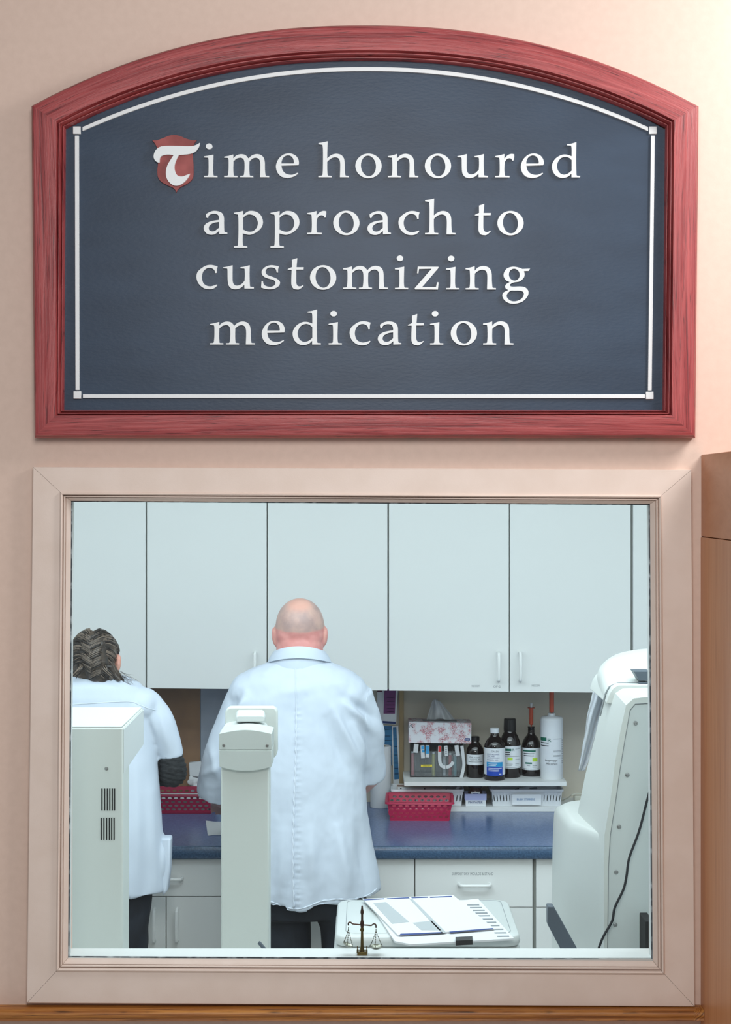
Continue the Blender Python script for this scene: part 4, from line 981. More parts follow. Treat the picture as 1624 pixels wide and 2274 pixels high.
# ---- left machine
ld = 3.8; lx1 = X(272, ld); lx0 = lx1 - .26; ly = ld - DW
lm = thing('dispensing_machine', 'pale grey box-headed machine at the left edge with two slotted vents', 'machine', ((lx0 + lx1) / 2, ly + .1, BT))
ztop, zhb, zlb = Z(1617, ld), Z(1655, 4.15), Z(1722, ld)
MB().prism([(lx0, y, z) for y, z in ((ly, ztop), (ly, BT + .0004), (ly + .10, BT + .0004), (ly + .10, zlb + .005), (ly + .35, zhb), (ly + .35, ztop + .001))], (lx1 + .001 - lx0, 0, 0)).build('housing', M['device'], lm, bevel=.003)
B((lx0, ly + .002, ztop + .0005), (lx1 - .002, ly + .345, ztop + .004)).build('top_cover', M['device_light'], lm, bevel=.0015)
MB().prism([(lx1 + .001, y, z) for y, z in ((ly + .006, ztop - .004), (ly + .006, zlb + .004), (ly + .11, zlb + .010), (ly + .345, zhb + .003), (ly + .345, ztop - .003))], (.0012, 0, 0)).build('side_plate', M['device_light'], lm)
for (y0p, y1p, xs) in ((1751, 1800, (226.5, 232.6, 238.6, 244, 249.5, 254.5)), (1816, 1865, (225, 231, 237, 243, 248, 253.5))):
    mb = MB()
    for x in xs: mb.box((X(x - 1.3, ld), ly - .0012, Z(y1p, ld)), (X(x + 1.3, ld), ly + .003, Z(y0p, ld)))
    mb.build('vent', M['dark'], lm, smooth=False)
def screw(parent, px, py, d, r=.0042, rot=None):
    p = P(px, py, d); mb = MB(); n = 16
    rings = [[p + Vector((rr * math.cos(2*PI*k/n), -h, rr * math.sin(2*PI*k/n))) for k in range(n)] for rr, h in ((r, -.001), (r, .0008), (r * .8, .0022), (r * .45, .0024), (r * .38, .0012))]
    mb.loft(rings); return mb.build('screw', M['steel'], parent, angle=30)
screw(lm, 236.5, 1707, ld)

# ---- centre column machine
md = 4.0; my = md - DW
cm = thing('column_device', 'grey column device with rounded head standing before the man', 'machine', (X(544, md), my + .1, BT))
B((X(490.5, md), my + .006, BT + .0004), (X(597, md), my + .085, Z(1700, md))).build('column', M['device'], cm, bevel=.003)
def archband(xa, xb, yl, ya, n=12): return [(xa + (xb - xa) * i / n, yl - (yl - ya) * math.sin(PI * i / n)) for i in range(n + 1)]
top = archband(486.5, 603.5, 1629, 1620); bot = [(x, y) for x, y in reversed(archband(487.5, 603, 1703.5, 1713))]
MB().prism([P(a, b2, md - .012) for a, b2 in top + [(603.5, 1665.2), (486.5, 1665.2)]], (0, .11, 0)).build('head_shell', M['device_face'], cm, bevel=.0015)
MB().prism([P(a, b2, md - .012) for a, b2 in [(486.7, 1666.4), (603.5, 1666.4)] + bot], (0, .10, 0)).build('head_skirt', M['device_face'], cm, bevel=.0015)
hz = Z(1629, md - .012)
r0 = [P(a, b2, md - .010) for a, b2 in top] + [P(603, 1650, md - .010), P(487, 1650, md - .010)]
r1 = [P(a, b2, md + .21) for a, b2 in archband(502, 592, 1605, 1598)] + [P(592, 1650, md + .21), P(502, 1650, md + .21)]
MB().loft([r0, r1]).build('head_top', M['device_light'], cm, bevel=.002)
r0 = [P(a, b2, md + .20) for a, b2 in ((500, 1700), (500, 1582), (503, 1574), (511, 1570), (606, 1570), (613, 1573), (616.5, 1581), (616.5, 1668), (613, 1680), (606, 1684), (596, 1700))]
MB().prism(r0, (0, .03, 0)).build('back_plate', M['device'], cm, bevel=.004)
kp = [(523, 1599), (523, 1588), (526, 1578.5), (531, 1576), (582, 1576), (587, 1578.5), (590, 1588), (590, 1599)]
MB().loft([[P(a, b2, md + .10) for a, b2 in [(525, 1604), (525, 1591), (528, 1589), (533, 1588.5), (580, 1588.5), (585, 1589), (588, 1591), (588, 1604)]], [P(a, b2, md + .185) for a, b2 in kp]]).build('knob', M['device_light'], cm, bevel=.003)
screw(cm, 497, 1655.5, md - .012, .0036); screw(cm, 593.5, 1656, md - .012, .0036)
rod = tag(MB().tube([P(574, 2093, 3.9), P(577, 2095, 3.9), P(600, 2122, 3.9), (X(600, 3.9) + .05, .5, BT + .004)], .0042, 10).build('lever_rod', M['darkgrey'], loc=(X(600, 3.9) + .05, .5, BT)), 'dark grey rod tip poking up beside the grey column at the sill', 'rod')

# ---- big cream machine at the right
rm = thing('mixing_machine', 'large cream machine with a screwed side panel at the right edge', 'machine', (X(1400, 4.0), .7, BT))
n0, n1, n2_ = 3.80, 3.82, 4.20
bandp = [(1520, 1548), (1434, 1548), (1408, 1551), (1391, 1566), (1379, 1620), (1367, 1690), (1357, 1771), (1343, 1855), (1342, 1925), (1342, 2112), (1342, 2395)]
panelp = [(1520, 1562), (1434, 1562), (1411, 1563.5), (1400, 1577), (1389, 1640), (1377, 1712), (1367, 1785), (1356, 1855), (1352, 1925), (1349.5, 2112), (1349, 2395)]
body2 = [(1500, 1516), (1420, 1516), (1369, 1517.5), (1352, 1525), (1343, 1541), (1321, 1640), (1300, 1722), (1282, 1812), (1281, 1925), (1281, 2112), (1281, 2200)]
mid = [((a[0] + b2[0]) / 2 - 1, (a[1] + b2[1]) / 2 - 2) for a, b2 in zip(bandp, body2)]
S_ = [[P(*p, n0) for p in panelp], [P(*p, n0) for p in bandp], [P(p[0] - 2.5, p[1] - 2.5, n1) for p in bandp], [P(*p, (n1 + n2_) / 2) for p in mid], [P(*p, n2_) for p in body2]]
for s_ in S_:
    s_[-1].z = BT + .0004
    for p in s_: p.z = max(p.z, BT + .0004)
    s_.append(Vector((s_[0].x + .1, s_[0].y, BT + .0004))); s_.append(Vector((s_[0].x + .1, s_[0].y, s_[0].z)))
MB().loft(S_[1:], False, True).build('housing', M['cream'], rm, angle=32)
MB().loft(S_[:2], False, False).build('panel_border', M['device'], rm, angle=32)
pp = [p + Vector((0, .0012, 0)) for p in S_[0]]
MB().prism([p.lerp(Vector((.78, p.y, 1.2)), .004) for p in pp], (0, .02, 0)).build('side_panel', M['cream_panel'], rm, smooth=False)
MB().tube([P(a, b2, n0 - .0002) for a, b2 in panelp[:-1]], .0008, 6).build('panel_seam', M['gasket'], rm)
def eq(n, pts): return spline([tuple(p) for p in pts], n, closed=False)
bA = [(1520, 1857), (1420, 1857), (1352, 1857), (1344, 1861), (1342.5, 1885), (1342, 2000), (1342, 2395)]
bB = [(1500, 1822), (1400, 1822), (1285, 1824), (1272, 1829), (1264, 1850), (1262, 2000), (1262, 2300)]
bC = [(1480, 1790), (1380, 1789), (1268, 1791), (1250, 1796), (1240, 1818), (1236, 2000), (1236, 2250)]
bD = [(1480, 1776), (1380, 1776), (1284, 1777.5), (1249, 1787), (1231, 1806), (1226, 2000), (1226, 2230)]
bE = [(1470, 1779), (1380, 1779), (1290, 1781), (1256, 1792), (1240, 1815), (1236, 2000), (1236, 2230)]
R5 = []
for pl_, d in ((bA, 3.83), (bA, 3.845), (bB, 4.08), (bC, 4.30), (bD, 4.42), (bE, 4.47)):
    L = [P(q.x, q.y, d) for q in eq(4, pl_)]
    if pl_ is bA and d > 3.84: L = [p + Vector((-.001, 0, .001)) for p in L]
    L[-1].z = BT + .0004; L = [Vector((p.x, p.y, max(p.z, BT + .0004))) for p in L]; L += [Vector((L[0].x, L[0].y, BT + .0004))]; R5.append(L)
MB().loft(R5).build('base_housing', M['cream'], rm, angle=38)
lA = [(1480, 1514.5), (1420, 1514.5), (1369, 1515.5), (1353, 1521), (1344, 1533), (1341, 1545)]
lB = [(1480, 1480), (1420, 1481), (1365, 1483), (1342, 1488), (1333, 1502), (1331, 1520)]
lC = [(1480, 1452), (1420, 1453), (1362, 1464), (1338, 1480), (1327, 1497), (1326, 1520)]
lD = [(1480, 1440), (1430, 1441), (1378, 1450), (1346, 1467), (1329, 1489), (1325, 1520)]
lE = [(1470, 1446), (1430, 1446), (1384, 1456), (1354, 1473), (1338, 1494), (1334, 1522)]
R6 = []
for pl_, d in ((lA, 4.09), (lA, 4.1), (lB, 4.20), (lC, 4.31), (lD, 4.42), (lE, 4.47)):
    L = [P(q.x, q.y, d) for q in eq(4, pl_)]
    if d == 4.09: L = [p + Vector((.003, 0, -.003)) for p in L]
    L += [Vector((L[0].x + .02, L[0].y, L[-1].z - .03)), Vector((L[-1].x + .03, L[-1].y, L[-1].z - .03))][:2]; R6.append(L)
MB().loft(R6).build('lid', M['cream'], rm, angle=45)
MB().prism([P(a, b2, 4.05) for a, b2 in ((1347, 1562), (1354, 1539), (1362, 1527), (1374, 1520.5), (1480, 1520), (1480, 1575))], (0, .30, 0)).build('neck', M['cream'], rm, bevel=.002)
MB().tube([P(a, b2, 4.085) for a, b2 in ((1470, 1517), (1420, 1517), (1372, 1517.5), (1354, 1525), (1345, 1541), (1333, 1590))], .0022, 8).build('lid_gasket', M['gasket'], rm)
mb = MB(); mb.prism([P(a, b2, 4.06) for a, b2 in ((1408, 1491), (1445, 1491), (1445, 1512), (1420, 1512), (1418, 1507))], (0, .06, 0)); mb.box(P(1420, 1523, 4.06), P(1450, 1512.5, 4.085))
mb.build('latch', M['darkgrey'], rm, bevel=.001)
for x, y in ((1412.5, 1606), (1394, 1721), (1375.5, 1836), (1369, 1937), (1367, 2053.5)): screw(rm, x, y, n0 - .0002, .0048)
MB().prism([P(a, b2, 3.70) for a, b2 in ((1216.5, 2013), (1230, 2013), (1234, 2020), (1340, 2212), (1300, 2212), (1217, 2054))], (0, .03, 0)).build('side_arm', M['darkgrey'], rm, bevel=.002)
MB().prism([P(a, b2, 3.74) for a, b2 in ((1300, 2140), (1360, 2190), (1360, 2290), (1320, 2290))], (0, .07, 0)).build('arm_bracket', M['darkgrey'], rm, bevel=.002)
tag(B((X(1433.5, 3.70), .30, BT + .0005), (X(1452, 3.70), .38, Z(2046, 3.70))).build('black_case', M['dark'], bevel=.002, loc=(X(1440, 3.70), .34, BT)), 'black upright case sliver at the lower right corner of the window', 'case')
cpts = eq(6, [(1448, 1740), (1437, 1780), (1420, 1845), (1398, 1905), (1392, 1945), (1385, 1975), (1366, 2015), (1360, 2045), (1343, 2075), (1334, 2095), (1328, 2116), (1318, 2180), (1312, 2260)])
tag(MB().tube([P(p.x, p.y, 3.775) for p in cpts] + [(X(1310, 3.775), .37, BT + .004), (X(1310, 3.775) - .02, .30, BT + .0035)], .0028, 8).build('power_cord', M['cord'], loc=P(1330, 2110, 3.775)), 'black power cord hanging down in front of the cream machine', 'cord')
# plastic sleeve hanging at its far side
ba = thing('plastic_sleeve', 'clear plastic sleeve hanging on the left flank of the cream machine', 'plastic bag', P(1300, 1700, 4.49))
vs = []; fs = []; Lp = [(1327, 1496, 1362, 1520), (1318, 1530, 1347, 1545), (1312, 1560, 1338, 1575), (1304, 1590, 1330, 1605), (1300, 1625, 1322, 1640), (1294, 1660, 1313, 1672), (1289, 1690, 1306, 1695), (1285.5, 1711, 1298, 1711)]
LL = []
for i in range(len(Lp) - 1):
    for t in range(4): LL.append([a + (b2 - a) * t / 4 for a, b2 in zip(Lp[i], Lp[i + 1])])
LL.append(list(Lp[-1])); nn_ = 14
for j, (xa, ya, xb, yb) in enumerate(LL):
    for i in range(nn_ + 1):
        u = i / nn_; d = 4.49 + .012 * math.sin(u * 9 + j * .12) + .006 * math.sin(u * 21 + j * .35)
        vs.append(P(xa + (xb - xa) * u, ya + (yb - ya) * u, d))
for j in range(len(LL) - 1):
    for i in range(nn_): a = j * (nn_ + 1) + i; fs.append((a, a + 1, a + nn_ + 2, a + nn_ + 1))
o = MB().add(vs, fs).build('film', M['plastic_bag'], ba, angle=180)
sd = o.modifiers.new('s', 'SOLIDIFY'); sd.thickness = .0008
vs2 = [];
for (a, b2) in ((1333, 1520), (1352, 1526), (1342, 1560), (1330, 1585), (1320, 1610), (1312, 1620), (1306, 1606), (1312, 1578), (1321, 1545)): vs2.append(P(a, b2, 4.505))
MB().prism(vs2, (0, .004, 0)).build('paper_insert', M['paper'], ba, bevel=.001)

# ---- printer with papers
pz = Z(2080, 3.75)
pr = thing('printer', 'white desktop printer or scanner behind the sill with papers on its lid', 'printer', (X(950, 3.92), .5, BT))
px0, px1, py0, py1 = -.066, .342, .35, .695
def rrect(x0, x1, y0, y1, r, z, n=6):
    out = []
    for cx, cy, a0 in ((x1 - r, y1 - r, 0), (x0 + r, y1 - r, PI/2), (x0 + r, y0 + r, PI), (x1 - r, y0 + r, 1.5 * PI)):
        for t in range(n + 1): a = a0 + t / n * PI / 2; out.append(Vector((cx + r * math.cos(a), cy + r * math.sin(a), z)))
    return out
MB().loft([rrect(px0, px1, py0, py1, .035, pz - .022), rrect(px0 - .002, px1 + .002, py0 - .002, py1, .035, pz - .015), rrect(px0, px1, py0, py1, .035, pz - .004), rrect(px0 + .004, px1 - .004, py0 + .004, py1 - .004, .032, pz)]).build('lid', M['device_light'], pr, angle=60)
MB().loft([rrect(px0 - .004, px1 + .002, py0 - .003, py1, .03, BT + .0004), rrect(px0 - .004, px1 + .002, py0 - .003, py1, .03, pz - .034), rrect(px0 + .006, px1 - .008, py0 + .006, py1, .03, pz - .024)]).build('printer_body', M['device_light'], pr, angle=50)
B((px0 + .03, py0 - .004, pz - .17), (px1 - .04, py0 + .01, pz - .10)).build('output_slot', M['ink_grey'], pr, bevel=.002)
MB().tube(rrect(px0 + .022, px1 - .018, py0 + .03, py1 - .012, .02, pz + .0002) + [rrect(px0 + .022, px1 - .018, py0 + .03, py1 - .012, .02, pz + .0002)[0]], .0006, 5).build('lid_groove', M['ink_grey'], pr)
def sheet(poly, z, t, label, prints=(), lift=0):
    q = [onz(a, b2, z + lift) for a, b2 in poly]; r = thing('paper_sheet', label, 'paper', (q[0].x, q[0].y, z), 'papers on the printer')
    MB().prism([(p.x, p.y, z) for p in q], (0, 0, t)).build('sheet', M['paper'], r, smooth=False)
    for pl_, m in prints: 
        qq = [onz(a, b2, z + t) for a, b2 in pl_]; MB().prism([(p.x, p.y, z + t) for p in qq], (0, 0, .0004)).build('print', m, r, smooth=False)
    return r
def cr6(x, y): return (560 + x / 2.32, 1850 + y / 2.32)
z1 = pz + .0008
sheet([cr6(*p) for p in ((1080, 355), (1165, 347), (1350, 552), (820, 582), (735, 566), (600, 360))], z1, .004, 'lower stack of printed sheets clipped together on the printer lid',
      [([cr6(x, y), cr6(x + 62, y - 1), cr6(x + 64, y + 5), cr6(x + 2, y + 6)], M['ink_grey']) for x, y in ((1108, 368), (1122, 382), (1136, 396), (1150, 410), (1164, 424), (1180, 441), (1196, 458), (1212, 475), (1232, 494), (1248, 512), (1262, 530))])
sheet([cr6(*p) for p in ((570, 345), (1035, 325), (1250, 500), (752, 532))], z1 + .0046, .003, 'large white form with grey columns lying on top of the clipped stack',
      [([cr6(*p) for p in ((625, 362), (690, 356), (810, 458), (722, 468))], M['paper_grey']), ([cr6(*p) for p in ((812, 340), (826, 339), (1000, 512), (976, 515))], M['paper_grey']), ([cr6(*p) for p in ((828, 463), (925, 452), (975, 502), (872, 500))], M['paper_grey']),
       ([cr6(*p) for p in ((765, 519), (980, 510), (984, 515), (760, 527))], M['ink_navy']), ([cr6(*p) for p in ((1016, 508), (1240, 490), (1246, 495), (1020, 513))], M['ink_navy']),
       ([cr6(*p) for p in ((575, 343), (680, 337), (682, 341), (580, 347))], M['ink_navy']), ([cr6(*p) for p in ((694, 337), (808, 331), (812, 336), (698, 341))], M['ink_navy']), ([cr6(*p) for p in ((820, 332), (906, 328), (908, 333), (824, 336))], M['ink_navy']), ([cr6(*p) for p in ((915, 329), (1028, 324), (1032, 329), (918, 334))], M['ink_navy'])])
bc = thing('binder_clip', 'black binder clip gripping the front edge of the paper stack', 'clip', onz(1033, 2090, z1))
q = [onz(a, b2, z1 + .0085) for a, b2 in (cr6(1048, 537), cr6(1136, 532), cr6(1136, 548), cr6(1048, 553))]
f0, f1 = q[3], q[2]
mb = MB(); mb.prism([(q[0].x, q[0].y, z1 + .0080), (q[1].x, q[1].y, z1 + .0080), (f1.x, f1.y - .004, z1 + .0080), (f0.x, f0.y - .004, z1 + .0080)], (0, 0, .001))
mb.prism([(f0.x, f0.y - .004, z1 + .009), (f1.x, f1.y - .004, z1 + .009), (f1.x, f1.y - .006, z1 - .001), (f0.x, f0.y - .006, z1 - .001)], (0, -.001, 0))
mb.build('jaw', M['cap_black'], bc, smooth=False)

# ---- little balance ornament on the sill
sdp = 3.436; sk = sdp / F; oc = Vector((X(804.5, sdp), sdp - DW, ZS + .0004))
orn = thing('balance_ornament', 'miniature brass balance scales standing on the window sill', 'ornament', oc)
def op(x, y): return P(740 + x / 11.6, 2000 + y / 11.6, sdp)
zb = lambda y: Z(2000 + y / 11.6, sdp) - oc.z
hwb = 12.3 * sk
mb = MB().box(oc + Vector((-hwb * .88, -hwb * .9, 0)), oc + Vector((hwb * .88, hwb * .9, zb(1310))))
mb.box(oc + Vector((-hwb, -hwb, zb(1310))), oc + Vector((hwb, hwb, zb(1290))))
for sx in (-1, 1):
    for sy in (-1, 1): mb.box(oc + Vector((sx * hwb * .85 - .001, sy * hwb * .85 - .001, zb(1290))), oc + Vector((sx * hwb * .85 + .001, sy * hwb * .85 + .001, zb(1205))))
mb.build('base', M['brass'], orn, bevel=.0004)
MB().lathe([(5.2 * sk, zb(1290)), (4.6 * sk, zb(1240)), (3.6 * sk, zb(1180)), (2.8 * sk, zb(800)), (4.4 * sk, zb(770)), (4.6 * sk, zb(740)), (3.2 * sk, zb(700)), (3.2 * sk, zb(680))], oc, 20).build('pillar', M['brass'], orn, angle=60)
MB().lathe([(3.2 * sk, zb(690)), (4.6 * sk, zb(610)), (4.2 * sk, zb(560)), (2.6 * sk, zb(500)), (2.6 * sk, zb(360)), (3.9 * sk, zb(310)), (3.6 * sk, zb(270)), (2.4 * sk, zb(210)), (1.9 * sk, zb(140)), (.8 * sk, zb(125))], oc, 20).build('finial', M['copper'], orn, angle=60)
bl = [(395, 640), (392, 590), (415, 560), (455, 560), (480, 585), (520, 603), (640, 615), (745, 625), (860, 632), (980, 640), (1015, 620), (1045, 600), (1090, 612), (1105, 650), (1105, 700)]
MB().tube([op(a, b2) for a, b2 in [(v.x, v.y) for v in spline(bl, 4, closed=False)]], 1.6 * sk, 8).build('beam', M['copper'], orn)
def pan(cx, cy, rx, tilt, top):
    rot = Matrix.Rotation(tilt, 3, 'Y'); c = op(cx, cy); R = rx / 11.6 * sk
    mb = MB(); rings = []
    n = 8
    for rr, z in ((.35, -.42), (.75, -.25), (1, 0), (.96, .02), (.7, -.2), (.3, -.34)): rings.append([c + rot @ Vector((rr * R * math.cos(2*PI*(i+.5)/n), rr * R * math.sin(2*PI*(i+.5)/n), z * R)) for i in range(n)])
    mb.loft(rings); p_ = mb.build('pan', M['pewter'], orn, angle=25)
    ch = MB(); tp = op(*top)
    for i in range(3):
        a = 2 * PI * i / 3 + .4; e_ = c + rot @ Vector((.92 * R * math.cos(a), .92 * R * math.sin(a), 0))
        for t in range(7):
            q0 = tp.lerp(e_, t / 7); q1 = tp.lerp(e_, (t + .75) / 7); bow = Vector((0, 0, -.0012 * math.sin(PI * t / 7)))
            ch.tube([q0 + bow, q1 + bow], [.55 * sk * 1.6, .55 * sk * 1.6], 6)
    ch.tube([tp, tp + Vector((0, 0, .005))], .9 * sk, 6)
    ch.build('chain', M['pewter'], orn)
pan(385, 1120, 150, .42, (395, 740)); pan(1105, 1170, 185, 0.02, (1105, 790))

# ================================================================== PEOPLE
def hand(mb, wrist, fwd, side, up, s=1.0, curl=.5):
    """palm with four fingers and a thumb; side points to the thumb"""
    w_, f, sd_, u = Vector(wrist), Vector(fwd).normalized(), Vector(side).normalized(), Vector(up).normalized()
    for t in (-.026, -.009, .009, .026):
        mb.caps([w_ + f * .015 * s + sd_ * t * .7 * s, w_ + f * .085 * s + sd_ * t * s], [.013 * s, .011 * s], 8)
    for t, L in ((.027, .070), (.0092, .080), (-.0092, .073), (-.027, .058)):
        a = w_ + f * .090 * s + sd_ * t * s; L *= s
        d1 = (f - u * .35 * curl).normalized(); d2 = (f - u * 1.1 * curl).normalized(); d3 = (f * .6 - u * 1.6 * curl).normalized()
        b2 = a + d1 * L * .45; c2 = b2 + d2 * L * .32; e2 = c2 + d3 * L * .25
        mb.caps([a, b2, c2, e2], [.0088 * s, .0082 * s, .0076 * s, .0066 * s], 8)
    a = w_ + f * .028 * s + sd_ * .024 * s
    b2 = a + (f * .6 + sd_ * .8 - u * .2).normalized() * .035 * s; c2 = b2 + (f * .9 + sd_ * .25 - u * .5).normalized() * .028 * s; e2 = c2 + (f - u * .6).normalized() * .022 * s
    mb.caps([a, b2, c2, e2], [.0125 * s, .0105 * s, .009 * s, .0075 * s], 8)
def section(cx, cy, z, rx, ry, n=36, p=2.4, zf=None):
    out = []
    for i in range(n):
        a = 2 * PI * i / n; c, s = math.cos(a), math.sin(a)
        x = rx * math.copysign(abs(c) ** (2 / p), c); y = ry * math.copysign(abs(s) ** (2 / p), s)
        out.append(Vector((cx + x, cy + y, z + (zf(x / rx) if zf else 0))))
    return out
def sleeve(mb, pts, rs, n=20):
    return mb.tube(spl3(pts), interp(rs, len(spl3(pts))), n)
def spl3(pts, sub=5):
    pts = [Vector(p) for p in pts]; out = []
    for i in range(len(pts) - 1):
        p0, p1, p2, p3 = pts[max(i-1, 0)], pts[i], pts[i+1], pts[min(i+2, len(pts)-1)]
        for t in range(sub):
            u = t / sub; out.append(.5 * ((2*p1) + (p2-p0)*u + (2*p0-5*p1+4*p2-p3)*u*u + (3*p1-p0-3*p2+p3)*u**3))
    out.append(pts[-1]); return out
def interp(rs, n):
    out = []
    for i in range(n):
        t = i / (n - 1) * (len(rs) - 1); k = min(int(t), len(rs) - 2); out.append(rs[k] + (rs[k+1] - rs[k]) * (t - k))
    return out

# ---------------- the bald man
D1 = 5.30; Y1 = D1 - DW
def m_(px, py, y=None):
    d = D1 if y is None else y + DW; return P(px, py, d)
cxm = X(658, D1)
man = thing('person', 'bald person in a white lab coat seen from behind, leaning over the blue worktop', 'person', (cxm, Y1, 0))
hx = X(665.5, D1)
mb = MB()
zc_ = Z(1390, D1)
tiltm = Matrix.Rotation(math.radians(-22), 3, 'X')
mb.ell((hx, Y1 + .03, zc_ - .002), (.0765, .094, .0865), tiltm, 28, 18)
mb.ell((hx, Y1 + .085, zc_ - .055), (.060, .060, .075), tiltm, 20, 12)     # face and jaw
mb.ell((hx, Y1 + .005, zc_ - .03), (.0735, .06, .05), None, 24, 12)
mb.caps([(hx, Y1 + .035, zc_ - .03), (hx, Y1 + .01, zc_ - .075), (hx, Y1 - .0, zc_ - .15)], [.070, .0735, .080], 24)
mb.ell((hx, Y1 + .152, zc_ - .055), (.013, .018, .022), tiltm)            # nose
mb.ell((hx, Y1 + .122, zc_ - .025), (.05, .02, .012), tiltm)              # brow
mb.ell((hx, Y1 + .125, zc_ - .100), (.026, .015, .007), tiltm)            # mouth
mb.ell((hx, Y1 + .105, zc_ - .125), (.032, .026, .022), tiltm)            # chin
for s_ in (-1, 1):
    mb.ell((hx + s_ * .0785, Y1 + .028, Z(1415, D1)), (.0085, .020, .031), Matrix.Rotation(s_ * .25, 3, 'Z') @ Matrix.Rotation(s_ * .08, 3, 'Y'), 16, 12)
    mb.ell((hx + s_ * .0825, Y1 + .020, Z(1412, D1)), (.005, .010, .026), Matrix.Rotation(s_ * .1, 3, 'Y'), 12, 10)
# trunk, arms and legs under the clothes
mb.loft([section(cxm, Y1 + .01, z, a, b2) for z, a, b2 in ((.86, .16, .12), (1.0, .165, .125), (1.2, .165, .125), (1.38, .165, .105), (1.47, .10, .075), (1.53, .07, .065))])
for s_, leg in ((-1, X(632, D1)), (1, X(771, D1))):
    mb.caps([(cxm + s_ * .088, Y1, .88), (leg, Y1, .72), (leg, Y1 + .01, .45), (leg, Y1 - .005, .10)], [.075, .060, .05, .042], 16)
    mb.caps([(leg, Y1 - .03, .045), (leg, Y1 + .13, .035)], [.04, .03], 12)
lw = Vector((X(497, 5.58), 5.58 - DW, Z(1776, 5.58)))
mb.caps([m_(575, 1552), m_(510, 1655, Y1 + .03), m_(492, 1738, Y1 + .09), lw], [.045, .046, .042, .030], 16)
hand(mb, lw, (-.18, 1, -.28), (1, .15, 0), (0, .25, 1), 1.0, .55)
rw = Vector((X(752, 5.62), 5.62 - DW, Z(1792, 5.62)))
mb.caps([m_(755, 1552), m_(802, 1640, Y1 + .045), m_(820, 1718, Y1 + .10), rw], [.045, .044, .042, .032], 16)
hand(mb, rw, (-.35, 1, -.18), (-1, -.3, 0), (0, .2, 1), 1.0, .55)
body, _ = blob(mb, 'body', M['skin_man'], man, .0055, 5)
# shaved scalp and reddened neck are tones of the skin itself, mixed smoothly over one continuous mesh
me = body.data; off = base(man)
at_s = me.attributes.new('stubble', 'FLOAT', 'POINT'); at_n = me.attributes.new('redness', 'FLOAT', 'POINT')
def ss(x, a, b): t = max(0, min(1, (x - a) / (b - a))); return t * t * (3 - 2 * t)
for i, v in enumerate(me.vertices):
    q = v.co + off
    if q.z > Z(1480, D1) and abs(q.x - hx) < .10:
        zl_ = Z(1396, D1) + .15 * (q.y - Y1) + .004 * noise.noise(q * 40)
        back = (1 - ss(q.y, Y1 + .05, Y1 + .09)) * (1 - ss(abs(q.x - hx), .074, .079))
        up = ss(q.z, zl_ - .004, zl_ + .004)
        crown = ss((q - Vector((hx, Y1 - .02, Z(1334, D1)))).length, .025, .055)
        at_s.data[i].value = back * up * crown
        at_n.data[i].value = back * (1 - up) * .9 + (.7 if abs(q.x - hx) > .079 else 0)
mb = MB()
for s_ in (-1, 1): mb = MB().ell((hx + s_ * .03, Y1 + .133, zc_ - .047), (.012, .012, .012)); mb.build('eye', M['lab_white'], man)
mb = MB().ell((hx, Y1 + .10, zc_ - .115), (.058, .05, .045), tiltm); mb.build('beard', M['beard'], man)
# coat
rows = [(1466, 608, 722, .072), (1476, 585, 745, .085), (1490, 548, 778, .102), (1512, 520, 808, .120), (1550, 506, 818, .135), (1620, 503, 812, .145), (1700, 500, 810, .150), (1790, 503, 817, .152), (1850, 504, 825, .155), (1920, 505, 835, .158), (1968, 505, 842, .158), (2000, 505, 843, .158)]
mb = MB(); rings = []
def hem(u):   # u -1 left .. 1 right
    return (.014 - .012 * math.cos(u * 7.0 + .6) + (.050 * max(0, u - .35) if u > .35 else 0) - .004)
for i, (py, a, b2, dep) in enumerate(rows):
    f_ = 1 if i == len(rows) - 1 else 0
    rings.append(section(X((a + b2) / 2, D1), Y1 + .008, Z(py, D1), (b2 - a) / 2 * D1 / F, dep, 48, 2.35, hem if f_ else None))
mb.loft(list(reversed(rings)))
mb.ell(m_(560, 1542), (.075, .095, .072)); mb.ell(m_(765, 1545), (.078, .095, .072))
sleeve(mb, [m_(560, 1550), m_(535, 1600, Y1 + .005), m_(505, 1668, Y1 + .03), m_(487, 1732, Y1 + .085), m_(484, 1756, Y1 + .11)], [.078, .074, .068, .066, .068])
sleeve(mb, [m_(775, 1552), m_(796, 1600, Y1 + .02), m_(806, 1650, Y1 + .05), m_(813, 1700, Y1 + .085), m_(813, 1722, Y1 + .10)], [.078, .066, .062, .061, .063])
RIDGES_W = [(356, 1592, 374, 1665, .006, 8), (330, 1575, 352, 1640, .007, 8), (300, 1700, 310, 1960, .006, 12), (335, 1760, 345, 1975, .006, 11), (290, 1560, 330, 1600, .004, 9)]
def ridges(p, rl):
    qx, qz = p.x * F / (p.y + DW) + CXP, HORIZ + (EYE - p.z) * F / (p.y + DW); amp = 0
    for (x0, y0, x1, y1, am, wd) in rl:
        dx, dy = x1 - x0, y1 - y0; t = max(0, min(1, ((qx - x0) * dx + (qz - y0) * dy) / (dx * dx + dy * dy)))
        dd = math.hypot(qx - x0 - dx * t, qz - y0 - dy * t) / wd
        if dd < 3: amp += am * math.exp(-dd * dd) * math.sin(PI * (.12 + .8 * t))
    return amp
